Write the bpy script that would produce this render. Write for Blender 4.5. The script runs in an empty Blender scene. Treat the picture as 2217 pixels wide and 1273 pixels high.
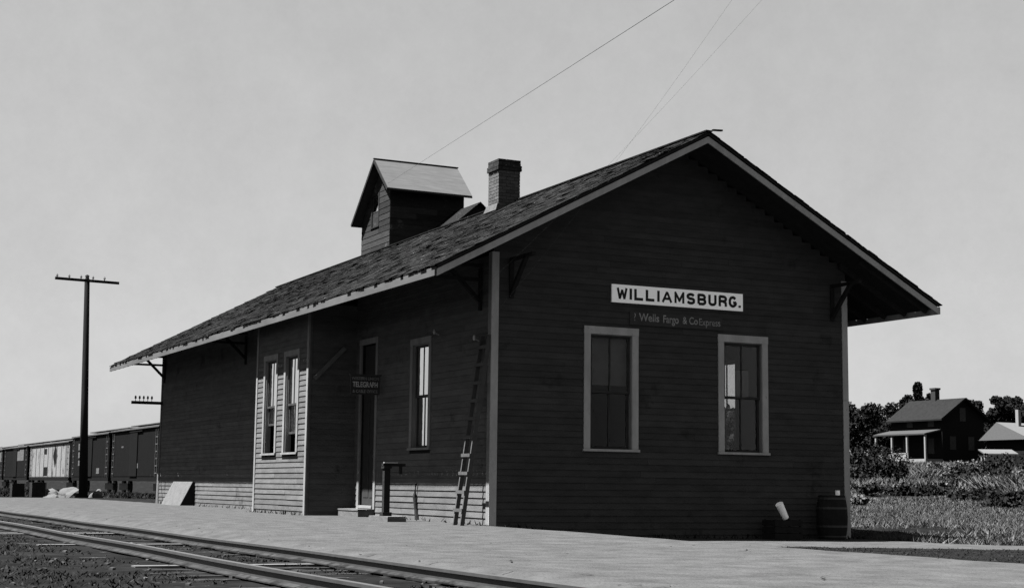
import bpy, bmesh, math, random
import numpy as np
from mathutils import Vector, Matrix, noise as mnoise
C = bpy.context.scene
COL = C.collection
R = math.radians
rng = random.Random(7)
# ---------------------------------------------------------------- camera
cam_d = bpy.data.cameras.new('camera'); cam = bpy.data.objects.new('camera', cam_d); COL.objects.link(cam)
CAM = Vector((-11.4613, -24.1254, 0.6562))
yaw, pitch, roll = 0.4559154, 0.1281844, 0.0117211
rh = Vector((math.cos(yaw), -math.sin(yaw), 0)); fh = Vector((math.sin(yaw), math.cos(yaw), 0)); zz = Vector((0, 0, 1))
fw = fh*math.cos(pitch) + zz*math.sin(pitch); up0 = zz*math.cos(pitch) - fh*math.sin(pitch)
cr, sr = math.cos(roll), math.sin(roll)
rt = rh*cr + up0*sr; upv = up0*cr - rh*sr
m = Matrix((rt, upv, -fw)).transposed().to_4x4(); m.translation = CAM
cam.matrix_world = m
cam_d.sensor_width = 36; cam_d.lens = 36*3320.95/2217; cam_d.shift_y = -11.55/2217
cam_d.clip_start = 0.1; cam_d.clip_end = 4000
C.camera = cam
# ---------------------------------------------------------------- sky and sun
SUN = Vector((-0.445, 0.06, 1.0)).normalized()
w = bpy.data.worlds.new('World'); C.world = w; w.use_nodes = True
nt = w.node_tree; nt.nodes.clear()
out = nt.nodes.new('ShaderNodeOutputWorld'); bg = nt.nodes.new('ShaderNodeBackground')
sky = nt.nodes.new('ShaderNodeTexSky'); sky.sky_type = 'NISHITA'; sky.sun_disc = False
sky.sun_elevation = math.asin(SUN.z); sky.sun_rotation = math.atan2(SUN.x, SUN.y)
sky.air_density = 1.0; sky.dust_density = 1.0; sky.ozone_density = 1.0
sep = nt.nodes.new('ShaderNodeSeparateColor')         # old film sees the blue of the sky only
nt.links.new(sky.outputs[0], sep.inputs[0])
pw = nt.nodes.new('ShaderNodeMath'); pw.operation = 'POWER'; pw.inputs[1].default_value = 0.35   # the plate's flat response to a bright sky
ml = nt.nodes.new('ShaderNodeMath'); ml.operation = 'MULTIPLY'; ml.inputs[1].default_value = 0.89
nt.links.new(sep.outputs[1], pw.inputs[0]); nt.links.new(pw.outputs[0], ml.inputs[0])
wtc = nt.nodes.new('ShaderNodeTexCoord'); wns = nt.nodes.new('ShaderNodeTexNoise'); wns.inputs['Scale'].default_value = 7.0; wns.inputs['Detail'].default_value = 12; wns.inputs['Roughness'].default_value = 0.8
wmr = nt.nodes.new('ShaderNodeMapRange'); wmr.inputs[1].default_value = 0.3; wmr.inputs[2].default_value = 0.7; wmr.inputs[3].default_value = 0.92; wmr.inputs[4].default_value = 1.08   # thin uneven haze
wmu = nt.nodes.new('ShaderNodeMath'); wmu.operation = 'MULTIPLY'
nt.links.new(wtc.outputs['Generated'], wns.inputs['Vector']); nt.links.new(wns.outputs[0], wmr.inputs[0]); nt.links.new(wmr.outputs[0], wmu.inputs[0]); nt.links.new(ml.outputs[0], wmu.inputs[1]); nt.links.new(wmu.outputs[0], bg.inputs[0])
bg.inputs[1].default_value = 0.05
nt.links.new(bg.outputs[0], out.inputs[0])
sd = bpy.data.lights.new('sun', 'SUN'); sd.energy = 5.0; sd.angle = R(0.53); sd.color = (1, 1, 1)
so = bpy.data.objects.new('sun', sd); COL.objects.link(so)
so.rotation_euler = SUN.to_track_quat('Z', 'Y').to_euler(); so.location = (-20, 0, 40)
C.view_settings.view_transform = 'Standard'; C.view_settings.look = 'None'
C.view_settings.gamma = 1; C.view_settings.use_curve_mapping = False
C.view_settings.exposure = 3.0
C.cycles.max_bounces = 6; C.cycles.transparent_max_bounces = 16
C.cycles.use_denoising = True

# ---------------------------------------------------------------- materials (monochrome film)
MATS = {}
def mat(name, c1, c2=None, rough=0.9, scale=6.0, stretch=(1, 1, 1), bump=0.0, bscale=None, island=0.0, spec=0.04, detail=6, blotch=None):
    """c1..c2 noise mixed grey; island = variation from piece to piece; blotch=(value, scale, threshold) for wear patches"""
    mt = bpy.data.materials.new(name); mt.use_nodes = True
    n = mt.node_tree.nodes; L = mt.node_tree.links
    b = n['Principled BSDF']; b.inputs['Roughness'].default_value = rough; b.inputs['Specular IOR Level'].default_value = spec
    tc = n.new('ShaderNodeTexCoord'); mp = n.new('ShaderNodeMapping'); mp.inputs['Scale'].default_value = stretch
    L.new(tc.outputs['Object'], mp.inputs[0])
    ns = n.new('ShaderNodeTexNoise'); ns.inputs['Scale'].default_value = scale; ns.inputs['Detail'].default_value = detail; ns.inputs['Roughness'].default_value = 0.65
    L.new(mp.outputs[0], ns.inputs['Vector'])
    c2 = c1 if c2 is None else c2
    mr = n.new('ShaderNodeMapRange'); mr.inputs[1].default_value = 0.3; mr.inputs[2].default_value = 0.7
    mr.inputs[3].default_value = c1; mr.inputs[4].default_value = c2
    L.new(ns.outputs[0], mr.inputs[0]); val = mr.outputs[0]
    if blotch:
        n2 = n.new('ShaderNodeTexNoise'); n2.inputs['Scale'].default_value = blotch[1]; n2.inputs['Detail'].default_value = 8; n2.inputs['Roughness'].default_value = 0.7
        L.new(tc.outputs['Object'], n2.inputs['Vector'])
        m2 = n.new('ShaderNodeMapRange'); m2.inputs[1].default_value = blotch[2]; m2.inputs[2].default_value = blotch[2]+0.08
        L.new(n2.outputs[0], m2.inputs[0])
        mx = n.new('ShaderNodeMix'); mx.data_type = 'FLOAT'
        L.new(m2.outputs[0], mx.inputs[0]); L.new(val, mx.inputs[2]); mx.inputs[3].default_value = blotch[0]; val = mx.outputs[0]
    if island:
        g = n.new('ShaderNodeNewGeometry'); mi = n.new('ShaderNodeMapRange')
        mi.inputs[3].default_value = 1-island; mi.inputs[4].default_value = 1+island
        L.new(g.outputs['Random Per Island'], mi.inputs[0])
        mm = n.new('ShaderNodeMath'); mm.operation = 'MULTIPLY'; L.new(val, mm.inputs[0]); L.new(mi.outputs[0], mm.inputs[1]); val = mm.outputs[0]
    cc = n.new('ShaderNodeCombineColor')
    for i in range(3): L.new(val, cc.inputs[i])
    L.new(cc.outputs[0], b.inputs['Base Color'])
    if bump:
        n3 = n.new('ShaderNodeTexNoise'); n3.inputs['Scale'].default_value = bscale or scale*3; n3.inputs['Detail'].default_value = 8
        L.new(mp.outputs[0], n3.inputs['Vector'])
        bp = n.new('ShaderNodeBump'); bp.inputs['Strength'].default_value = bump; bp.inputs['Distance'].default_value = 0.03
        L.new(n3.outputs[0], bp.inputs['Height']); L.new(bp.outputs[0], b.inputs['Normal'])
    MATS[name] = mt
    return mt
def glass(name, tint, k):
    mt = bpy.data.materials.new(name); mt.use_nodes = True
    n = mt.node_tree.nodes; L = mt.node_tree.links; n.clear()
    o = n.new('ShaderNodeOutputMaterial'); mx = n.new('ShaderNodeMixShader')
    t = n.new('ShaderNodeBsdfTransparent'); t.inputs[0].default_value = (tint, tint, tint, 1)
    g = n.new('ShaderNodeBsdfGlossy'); g.inputs['Roughness'].default_value = 0.03
    lw = n.new('ShaderNodeLayerWeight'); lw.inputs[0].default_value = 0.5
    p = n.new('ShaderNodeMath'); p.operation = 'POWER'; p.inputs[1].default_value = 3.2; L.new(lw.outputs['Facing'], p.inputs[0])
    q = n.new('ShaderNodeMath'); q.operation = 'MULTIPLY_ADD'; q.use_clamp = True; q.inputs[1].default_value = k; q.inputs[2].default_value = 0.004; L.new(p.outputs[0], q.inputs[0])
    ns = n.new('ShaderNodeTexNoise'); ns.inputs['Scale'].default_value = 4
    tc = n.new('ShaderNodeTexCoord'); L.new(tc.outputs['Object'], ns.inputs['Vector'])
    bp = n.new('ShaderNodeBump'); bp.inputs['Strength'].default_value = 0.12; bp.inputs['Distance'].default_value = 0.02
    L.new(ns.outputs[0], bp.inputs['Height']); L.new(bp.outputs[0], g.inputs['Normal'])
    L.new(q.outputs[0], mx.inputs[0]); L.new(t.outputs[0], mx.inputs[1]); L.new(g.outputs[0], mx.inputs[2]); L.new(mx.outputs[0], o.inputs[0])
    MATS[name] = mt; return mt
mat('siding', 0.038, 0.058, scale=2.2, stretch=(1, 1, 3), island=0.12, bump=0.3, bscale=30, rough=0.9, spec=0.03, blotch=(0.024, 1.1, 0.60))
mat('siding_shade', 0.024, 0.036, scale=2.2, stretch=(1, 1, 3), island=0.12, bump=0.3, bscale=30, rough=0.9, spec=0.03, blotch=(0.018, 1.1, 0.60))  # copy of the siding, colour darkened to deepen the gable's shade
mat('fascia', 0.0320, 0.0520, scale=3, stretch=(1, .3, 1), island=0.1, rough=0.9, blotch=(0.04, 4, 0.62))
mat('trim_sundim', 0.0765, 0.1125, scale=5, stretch=(1, 1, .4), island=0.1, bump=0.2, bscale=40, rough=0.85, blotch=(0.06, 7, 0.6))  # copy of the trim, colour darkened to hold back sunlight on track side faces
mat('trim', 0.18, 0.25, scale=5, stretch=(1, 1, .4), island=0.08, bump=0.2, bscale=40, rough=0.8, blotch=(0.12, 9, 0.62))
mat('blind', 0.04, 0.06, scale=4)
mat('braceboard', 0.05, 0.08, scale=5)
mat('sash', 0.015, 0.03, rough=0.7)
mat('interior', 0.006, 0.01, rough=0.95)
mat('soffit', 0.012, 0.02, island=0.2, rough=0.9)
mat('shingle', 0.0024, 0.0072, scale=9, island=0.75, bump=0.5, bscale=40, spec=0.03, blotch=(0.10, 7.5, 0.64))
mat('door', 0.015, 0.02, rough=0.8)
mat('brick', 0.0324, 0.0518, scale=8, island=0.2, bump=0.4, rough=0.95, blotch=(0.04, 5, 0.6))
mat('brick_dark', 0.010, 0.02, scale=8, island=0.25, rough=0.95)
mat('signwhite', 0.9, 0.95, scale=12, rough=0.5, spec=0.1, blotch=(0.65, 6, 0.66))
mat('ink', 0.012, 0.02, rough=0.7, spec=0.05)
mat('signdark', 0.02, 0.03, rough=0.6)
mat('paintlight', 0.26, 0.42, scale=14, rough=0.8, blotch=(0.08, 16, 0.56))
mat('paintfaded', 0.09, 0.2, scale=10, rough=0.8, blotch=(0.05, 12, 0.6))
mat('paintexp', 0.10, 0.24, scale=9, rough=0.8, blotch=(0.05, 10, 0.6))
mat('paintcar', 0.0240, 0.0640, scale=5, rough=0.8)
mat('steplight', 0.0450, 0.0675, scale=6, island=0.1, bump=0.3)
mat('roughwood', 0.03, 0.05, scale=4, stretch=(.3, .3, 4), island=0.3, bump=0.4, bscale=20)
mat('palewood', 0.0360, 0.0540, scale=6, island=0.3, bump=0.4, bscale=25)
mat('ladderwood', 0.0320, 0.0440, scale=6, bump=0.3)
mat('darkwood', 0.008, 0.014, scale=6, bump=0.3)
mat('iron', 0.012, 0.02, rough=0.6, spec=0.3)
mat('railtop', 0.0192, 0.0269, rough=0.5, scale=2, stretch=(1, .1, 1), spec=0.3)
mat('dust', 0.0073, 0.0234, scale=2.0, rough=1, blotch=(0.006, 2.6, 0.5))
mat('stone', 0.0080, 0.0400, island=0.8)
mat('tie', 0.0048, 0.0160, scale=5, stretch=(.5, 4, 1), bump=0.8, bscale=14, island=0.4, blotch=(0.045, 5, 0.6))
mat('cinder', 0.0213, 0.0386, scale=3.0, bump=1.0, bscale=30, rough=1, spec=0.0, blotch=(0.018, 9.0, 0.635), stretch=(1, .8, 1), detail=14)
mat('dirt', 0.0012, 0.0071, scale=2.0, bump=1.0, bscale=10, rough=1, spec=0.02, blotch=(0.05, 2.2, 0.64), detail=9)
mat('elevroof', 0.0304, 0.0432, scale=2.5, rough=0.8, stretch=(.4, 2, 2), blotch=(0.04, 2, 0.6))
mat('elevwall', 0.0088, 0.0176, scale=2, stretch=(1, 1, 8), island=0.35, bump=0.3, blotch=(0.045, 1.0, 0.6))
mat('cardark', 0.0012, 0.0024, scale=2, rough=0.9, stretch=(4, 4, .5), blotch=(0.008, 1.5, 0.62))
mat('carwhite', 0.0780, 0.1144, scale=2, rough=0.8, stretch=(3, 3, .5), blotch=(0.022, 0.8, 0.56))
mat('carroof', 0.0240, 0.0420, scale=1, rough=0.9)
mat('pole', 0.0064, 0.0112, scale=3, stretch=(4, 4, .4), bump=0.4)
mat('sack', 0.0330, 0.0495, scale=6, bump=0.5)
mat('porcelain', 0.12, 0.2, rough=0.3, spec=0.5)
mat('leaf', 0.0024, 0.0056, island=0.6, rough=0.8, scale=1)
mat('leafmid', 0.0032, 0.0088, island=0.6, rough=0.8, scale=1)
mat('brush', 0.0200, 0.0520, island=0.6, rough=0.9, scale=1)
mat('drygrass', 0.0176, 0.0484, island=0.6, rough=0.9, scale=0.35)
mat('weed', 0.0020, 0.0109, island=0.7, rough=0.9, scale=1.2)
mat('bark', 0.01, 0.02, bump=0.5)
mat('housewall', 0.003, 0.006, island=0.2)
mat('houseroof', 0.0040, 0.0072, scale=3, island=0.2)
mat('housetrim', 0.08, 0.11)
mat('porchroof', 0.018, 0.026)
mat('whiteroof', 0.0400, 0.0496)
glass('pane', 0.97, 4.2)

# ---------------------------------------------------------------- helpers
def root_of(o):
    while o.parent: o = o.parent
    return o
class MB:
    def __init__(s): s.v = []; s.f = []; s.mi = []
    def face(s, pts, mi=0):
        k = len(s.v); s.v.extend([tuple(p) for p in pts]); s.f.append(tuple(range(k, k+len(pts)))); s.mi.append(mi)
    def hexa(s, p, mi=0):   # p: 4 bottom, 4 top (same winding, ccw seen from above)
        k = len(s.v); s.v.extend([tuple(a) for a in p])
        for q in ((3, 2, 1, 0), (4, 5, 6, 7), (0, 1, 5, 4), (1, 2, 6, 5), (2, 3, 7, 6), (3, 0, 4, 7)):
            s.f.append(tuple(k+i for i in q)); s.mi.append(mi)
    def box(s, a, b, mi=0):
        x0, y0, z0 = [min(a[i], b[i]) for i in range(3)]; x1, y1, z1 = [max(a[i], b[i]) for i in range(3)]
        s.hexa([(x0, y0, z0), (x1, y0, z0), (x1, y1, z0), (x0, y1, z0), (x0, y0, z1), (x1, y0, z1), (x1, y1, z1), (x0, y1, z1)], mi)
    def beam(s, a, b, wd, ht, mi=0, up=(0, 0, 1), taper=1.0):
        a = Vector(a); b = Vector(b); d = (b-a).normalized(); u = Vector(up)
        sd_ = d.cross(u)
        if sd_.length < 1e-4: sd_ = d.cross(Vector((1, 0, 0)))
        sd_.normalize(); u = sd_.cross(d).normalized()
        def ring(c, k): return [c - sd_*wd/2*k - u*ht/2*k, c + sd_*wd/2*k - u*ht/2*k, c + sd_*wd/2*k + u*ht/2*k, c - sd_*wd/2*k + u*ht/2*k]
        s.hexa(ring(a, 1) + ring(b, taper), mi)
    def prism(s, poly, vec, mi=0):
        n = len(poly); k = len(s.v); vec = Vector(vec)
        s.v.extend([tuple(p) for p in poly]); s.v.extend([tuple(Vector(p)+vec) for p in poly])
        s.f.append(tuple(range(k+n-1, k-1, -1))); s.mi.append(mi); s.f.append(tuple(range(k+n, k+2*n))); s.mi.append(mi)
        for i in range(n):
            j = (i+1) % n; s.f.append((k+i, k+j, k+n+j, k+n+i)); s.mi.append(mi)
    def tube(s, pts, rad, seg=8, mi=0, cap=True):
        k0 = len(s.v); n = len(pts); pts = [Vector(p) for p in pts]
        for i, p in enumerate(pts):
            d = (pts[min(i+1, n-1)] - pts[max(i-1, 0)]).normalized()
            a = d.cross(Vector((0, 0, 1)));
            if a.length < 1e-3: a = Vector((1, 0, 0))
            a.normalize(); b = d.cross(a)
            r = rad[i] if isinstance(rad, (list, tuple)) else rad
            for j in range(seg):
                t = 2*math.pi*j/seg; s.v.append(tuple(p + a*math.cos(t)*r + b*math.sin(t)*r))
        for i in range(n-1):
            for j in range(seg):
                j2 = (j+1) % seg; s.f.append((k0+i*seg+j, k0+i*seg+j2, k0+(i+1)*seg+j2, k0+(i+1)*seg+j)); s.mi.append(mi)
        if cap:
            s.f.append(tuple(k0+j for j in range(seg))); s.mi.append(mi)
            s.f.append(tuple(k0+(n-1)*seg+j for j in reversed(range(seg)))); s.mi.append(mi)
    def build(s, name, mats, parent=None, origin=None, smooth=False):
        if isinstance(mats, str): mats = [mats]
        off = Vector(root_of(parent).location) if parent else Vector(origin or (0, 0, 0))
        me = bpy.data.meshes.new(name)
        V = np.array(s.v, dtype=float) - np.array(off)
        me.from_pydata(V.tolist(), [], s.f)
        for mm in mats: me.materials.append(MATS[mm])
        if len(mats) > 1: me.polygons.foreach_set('material_index', s.mi)
        if smooth: me.polygons.foreach_set('use_smooth', [True]*len(s.f))
        me.update()
        bm = bmesh.new(); bm.from_mesh(me); bmesh.ops.recalc_face_normals(bm, faces=bm.faces); bm.to_mesh(me); bm.free()
        o = bpy.data.objects.new(name, me); COL.objects.link(o)
        if parent: o.parent = parent
        else: o.location = off
        return o
def tag(o, label=None, cat=None, group=None, kind=None):
    if label: o['label'] = label
    if cat: o['category'] = cat
    if group: o['group'] = group
    if kind: o['kind'] = kind
    return o
def thing(name, loc, label, cat, group=None):
    o = bpy.data.objects.new(name, None); COL.objects.link(o); o.location = loc; o.empty_display_size = .2
    return tag(o, label, cat, group)
def sub(name, parent):
    o = bpy.data.objects.new(name, None); COL.objects.link(o); o.parent = parent; return o
def ss(x, a, b):
    t = np.clip((x-a)/(b-a), 0, 1); return t*t*(3-2*t)
def h(x, y):
    """height of the land"""
    x = np.asarray(x, float); y = np.asarray(y, float)
    a = ss(y, 3, -1)
    z = -.035*a - .075*ss(y, -1, -8)*ss(x, 3, -4) - (.215+.03*ss(x, 3, 8))*ss(x, -.1, 2.2)*ss(y, 6, 0)
    z = z - .05*ss(x, 7.5, 10) - .12*ss(x, 1, 8)*(1-ss(y, 6, 0))
    z = z - .055*ss(x, -4.6, -5.45)*ss(y, -6, 2) - .03*ss(y, 34, 45)
    bed = ss(x, -5.45, -5.62)
    z = z*(1-bed) + bed*-.236
    s = (x+11.5)*.70 + (y+24)*.71
    hill = np.interp(s, [0, 48, 62, 84, 110, 160, 230, 320, 1500], [0, 0, .2, 1.0, 1.9, 3.5, 5.8, 8, 11])
    z = z + hill*ss(x, 14, 34)
    return z
def hz(x, y): return float(h(x, y))
def siding(mb, o, u, n, ln, z0, z1, holes=(), exp=.115, clip=None, mi=0, seed=1):
    """lapped clapboards on a wall: o = corner at z 0, u = along, n = outward; clip(z)->(a,b) interval"""
    o = Vector(o); u = Vector(u); n = Vector(n); r = random.Random(seed)
    z = z0
    while z < z1-1e-3:
        zt = min(z+exp, z1); a, b = (0, ln) if clip is None else clip(z)
        if b-a < .05: break
        cuts = [(a, b)]
        for (h0, h1, hb, ht) in holes:
            if zt > hb+.04 and z < ht-.10:
                nc = []
                for (p, q) in cuts:
                    if h1 <= p or h0 >= q: nc.append((p, q)); continue
                    if h0 > p: nc.append((p, h0))
                    if h1 < q: nc.append((h1, q))
                cuts = nc
        for (p, q) in cuts:
            if q-p < .02: continue
            xs = [p]; t = p + r.uniform(1.2, 4.5)
            while t < q-.5: xs.append(t); t += r.uniform(2.5, 4.8)
            xs.append(q)
            for i in range(len(xs)-1):
                s0, s1 = xs[i], xs[i+1] - (.003 if i < len(xs)-2 else 0)
                j0, j1 = r.uniform(-.002, .003), r.uniform(-.002, .003)
                bo = .020 + r.uniform(-.001, .003)
                A = o+u*s0; B = o+u*s1
                mb.hexa([A+zz*(z+j0)+n*.001, B+zz*(z+j1)+n*.001, B+zz*(z+j1)+n*bo, A+zz*(z+j0)+n*bo,
                         A+zz*(zt+.006)+n*.001, B+zz*(zt+.006)+n*.001, B+zz*(zt+.006)+n*.006, A+zz*(zt+.006)+n*.006], mi)
        z += exp
def panels(mb, o, u, n, ln, z0, z1, holes, th=.12, mi=0):
    """solid wall of thickness th behind the plane with rectangular openings"""
    o = Vector(o); u = Vector(u); n = Vector(n)
    us = sorted(set([0, ln] + [c for hh in holes for c in hh[:2]])); zs = sorted(set([z0, z1] + [c for hh in holes for c in hh[2:]]))
    for i in range(len(us)-1):
        for j in range(len(zs)-1):
            cu = (us[i]+us[i+1])/2; cz = (zs[j]+zs[j+1])/2
            if any(hh[0] < cu < hh[1] and hh[2] < cz < hh[3] for hh in holes): continue
            A = o+u*us[i]; B = o+u*us[i+1]
            mb.hexa([A+zz*zs[j]-n*th, B+zz*zs[j]-n*th, B+zz*zs[j], A+zz*zs[j], A+zz*zs[j+1]-n*th, B+zz*zs[j+1]-n*th, B+zz*zs[j+1], A+zz*zs[j+1]], mi)
class Fr:   # local frame on a wall: u right, n out, z up
    def __init__(s, o, u, n): s.o = Vector(o); s.u = Vector(u); s.n = Vector(n)
    def p(s, a, b, z): return s.o + s.u*a + s.n*b + zz*z
    def box(s, mb, a0, a1, b0, b1, z0, z1, mi=0):
        mb.hexa([s.p(a0, b0, z0), s.p(a1, b0, z0), s.p(a1, b1, z0), s.p(a0, b1, z0), s.p(a0, b0, z1), s.p(a1, b0, z1), s.p(a1, b1, z1), s.p(a0, b1, z1)], mi)
def window(parent, fr, a0, a1, z0, z1, label=None, cw=.115, sunk=.07, raised=0.0, muntin=True, trim='trim', scale=1.0):
    """double hung window; outer casing a0..a1, z0..z1. returns hole rect"""
    W = sub('window', parent)
    if label: W['label'] = label
    mb = MB()
    fr.box(mb, a0, a0+cw, .0, .034, z0+.045, z1-cw*1.05); fr.box(mb, a1-cw, a1, .0, .034, z0+.045, z1-cw*1.05)
    fr.box(mb, a0-.005, a1+.005, .0, .038, z1-cw*1.05, z1)
    mb.build('casing', trim, W)
    mb = MB(); fr.box(mb, a0-.02, a1+.02, -.08, .06, z0, z0+.043); mb.build('sill', trim, W)
    ia, ib, iz0, iz1 = a0+cw, a1-cw, z0+.045, z1-cw*1.05
    mb = MB()
    fr.box(mb, ia-.002, ia+.018, -.13, -.001, iz0, iz1); fr.box(mb, ib-.018, ib+.002, -.13, -.001, iz0, iz1); fr.box(mb, ia+.018, ib-.018, -.13, -.001, iz1-.018, iz1+.002)
    mb.build('jamb', 'trim_sundim' if trim.startswith('trim') else 'sash', W)
    ia += .018; ib -= .018; iz1 -= .018
    zm = (iz0+iz1)/2; st = .045
    def sash(c0, c1, d0, d1):
        mb = MB(); fr.box(mb, ia, ia+st, d0, d1, c0, c1); fr.box(mb, ib-st, ib, d0, d1, c0, c1)
        fr.box(mb, ia+st, ib-st, d0, d1, c0, c0+st); fr.box(mb, ia+st, ib-st, d0, d1, c1-st, c1)
        if muntin:
            c = (ia+ib)/2; fr.box(mb, c-.014, c+.014, d0+.004, d1-.004, c0+st, c1-st)
        s = mb.build('sash', 'sash', W)
        mb = MB(); dm = (d0+d1)/2
        fr.box(mb, ia+st, ib-st, dm-.002, dm+.002, c0+st, c1-st)
        mb.build('pane', 'pane', W)
    sash(zm-.02, iz1, -sunk+.005, -sunk+.035)
    if raised: sash(iz0+raised, zm+.02+raised, -sunk-.032, -sunk-.002)
    else: sash(iz0, zm+.02, -sunk-.032, -sunk-.002)
    return (ia-.018, ib+.018, iz0, iz1+.018)
FONT = {}
def text_mesh(name, body, size, fr, parent, mt, bold=0.0, xs=1.0, space=1.0, depth=.004, origin=None, align='CENTER', shear=0):
    cu = bpy.data.curves.new(name, 'FONT'); cu.body = body; cu.size = size; cu.align_x = align; cu.align_y = 'CENTER'
    cu.extrude = depth/2; cu.offset = bold; cu.space_character = space; cu.shear = shear
    to = bpy.data.objects.new(name, cu); COL.objects.link(to)
    bpy.context.view_layer.update()
    dg = bpy.context.evaluated_depsgraph_get()
    me = bpy.data.meshes.new_from_object(to.evaluated_get(dg))
    bpy.data.objects.remove(to)
    off = Vector(root_of(parent).location)
    for v in me.vertices:
        c = v.co; v.co = fr.o + fr.u*c.x*xs + zz*c.y + fr.n*c.z - off
    me.materials.clear(); me.materials.append(MATS[mt])
    o = bpy.data.objects.new(name, me); COL.objects.link(o); o.parent = parent
    return o

# ---------------------------------------------------------------- ground
def axis(segs):
    a = []
    for s0, s1, st in segs: a += list(np.arange(s0, s1, st))
    return a + [segs[-1][1]]
def ground():
    xs = axis([(-900, -200, 70), (-200, -40, 16), (-40, -14, 2), (-14, 12, .3), (12, 40, 1.4), (40, 160, 5), (160, 400, 20), (400, 1200, 80)])
    ys = axis([(-300, -40, 20), (-40, -20, 2), (-20, 45, .4), (45, 140, 3), (140, 400, 15), (400, 1400, 100)])
    X, Y = np.meshgrid(xs, ys); Z = h(X, Y)
    nz = np.zeros_like(Z)
    for i in range(X.shape[0]):
        for j in range(X.shape[1]):
            x, y = X[i, j], Y[i, j]
            near = 1 if (-7.9 < x < -5.0) else 0
            amp = .03 if near else (.05 if x < -8 or x > 9 else .008)
            if abs(x) < 200: nz[i, j] = amp*mnoise.noise(Vector((x*1.3, y*1.3, 0))) + (.35*amp*mnoise.noise(Vector((x*4, y*4, 3))))
    inside = (X > -5.6) & (Y > -36) & (Y < 42) & ((X < .3) | (Y < -.4)) & (X < 31) & ~((X > 7.6) & (Y > -2.9-.1*(X-8)))
    Z = Z + nz*(~inside) - .03*inside
    nx = len(xs); V = np.stack([X.ravel(), Y.ravel(), Z.ravel()], 1)
    F = [(i*nx+j, i*nx+j+1, (i+1)*nx+j+1, (i+1)*nx+j) for i in range(len(ys)-1) for j in range(nx-1)]
    me = bpy.data.meshes.new('ground'); me.from_pydata(V.tolist(), [], F); me.materials.append(MATS['dirt'])
    me.polygons.foreach_set('use_smooth', [True]*len(F))
    o = bpy.data.objects.new('ground', me); COL.objects.link(o); tag(o, kind='structure')
ground()
def platform():
    st = .25; x0, y0 = -5.5, -36; nx = int(36.5/st); ny = int(78/st)
    vid = {}; V = []; F = []
    def vert(i, j):
        if (i, j) not in vid:
            x = x0+i*st; y = y0+j*st
            ex = .035*mnoise.noise(Vector((y*1.1, 2, 5))) + .02*mnoise.noise(Vector((y*5, 1, 5))) if i == 0 else 0
            far = (ss(np.array(y), 36, 41)).item()
            yy = y + far*.5*mnoise.noise(Vector((x*.8, 7, 1)))
            z = hz(x, yy) + .008*mnoise.noise(Vector((x*1.1, yy*1.1, 9))) + .004*mnoise.noise(Vector((x*4, yy*4, 9)))
            if i == 0: z = min(z, -.02) - .02 + .02*mnoise.noise(Vector((y*1.7, 3, 1)))
            vid[(i, j)] = len(V); V.append((x+ex, yy, z+.012))
        return vid[(i, j)]
    for j in range(ny):
        for i in range(nx):
            x = x0+(i+.5)*st; y = y0+(j+.5)*st
            if (x < .1 or y < -.01) and not (x > 8 and y > -2.4-.1*(x-8)) and y < 41 - .25*max(0, x+5.5):
                F.append((vert(i, j), vert(i+1, j), vert(i+1, j+1), vert(i, j+1)))
    # rounded lip down to the track bed
    lip = []
    for j in range(ny+1):
        if (0, j) in vid:
            a = V[vid[(0, j)]]; k = len(V); V.append((a[0]-.05, a[1], a[2]-.03)); V.append((a[0]-.07, a[1], -.3)); lip.append((vid[(0, j)], k, k+1))
    for a, b in zip(lip, lip[1:]):
        F.append((a[1], a[0], b[0], b[1])); F.append((a[2], a[1], b[1], b[2]))
    me = bpy.data.meshes.new('platform'); me.from_pydata(V, [], F); me.materials.append(MATS['cinder'])
    me.polygons.foreach_set('use_smooth', [True]*len(F))
    o = bpy.data.objects.new('platform', me); COL.objects.link(o); tag(o, kind='structure')
platform()

# ---------------------------------------------------------------- the depot
W_, L_, E_, G_, G2, ZE, ZR = 7.70, 24.22, 1.488, .971, .607, 4.152, 6.978
D = thing('depot', (W_/2, L_/2, 0), 'long dark wooden railway depot with shingled gable roof and bay beside the track', 'building')
SL = (ZR-ZE)/(W_/2+E_)
zroof = lambda x: ZE + SL*(x+E_) if x < W_/2 else ZE + SL*(W_+E_-x)
ux, uy = Vector((1, 0, 0)), Vector((0, 1, 0))
frG = Fr((0, 0, 0), ux, -uy)                   # gable end wall
frS = Fr((0, 0, 0), -uy, -ux)                  # track side wall (u points towards the camera side)
frB = Fr((-1.06, 0, 0), -uy, -ux)              # bay face
frR = Fr((W_, 0, 0), uy, ux)                   # hidden side
hg = [window(D, frG, 1.817, 2.947, 1.30, 3.547, 'gable window left of the station name, blank dark panes', cw=.13),
      window(D, frG, 4.689, 5.818, 1.30, 3.547, 'gable window at the right through which a bright far window shows', cw=.13)]
hs = [window(D, frS, -3.67, -2.645, 1.33, 3.488, 'single window between door and corner with bright reflecting panes', trim='trim_sundim')]
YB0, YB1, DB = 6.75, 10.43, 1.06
hb = [window(D, frB, -9.88, -8.84, 1.29, 3.54, 'far window of the bay', raised=.62, trim='trim_sundim'),
      window(D, frB, -8.38, -7.33, 1.29, 3.54, 'near window of the bay', raised=.40, trim='trim_sundim')]
hr = [window(D, frR, 3.50, 4.62, 1.30, 3.547), window(D, frR, 10.5, 11.5, 1.30, 3.547)]
hdoor = (-6.38, -5.55, .22, 3.58)
m_ = MB(); m_.box((1.96, .16, 2.5), (2.80, .165, 3.42)); tag(m_.build('blind', 'blind', D), label='dark roller blind behind the left gable window')
m_ = MB(); m_.box((5.22, .16, 2.36), (5.50, .165, 2.9)); tag(m_.build('blind', 'blind', D), label='dim hanging cloth behind the right gable window')
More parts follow.
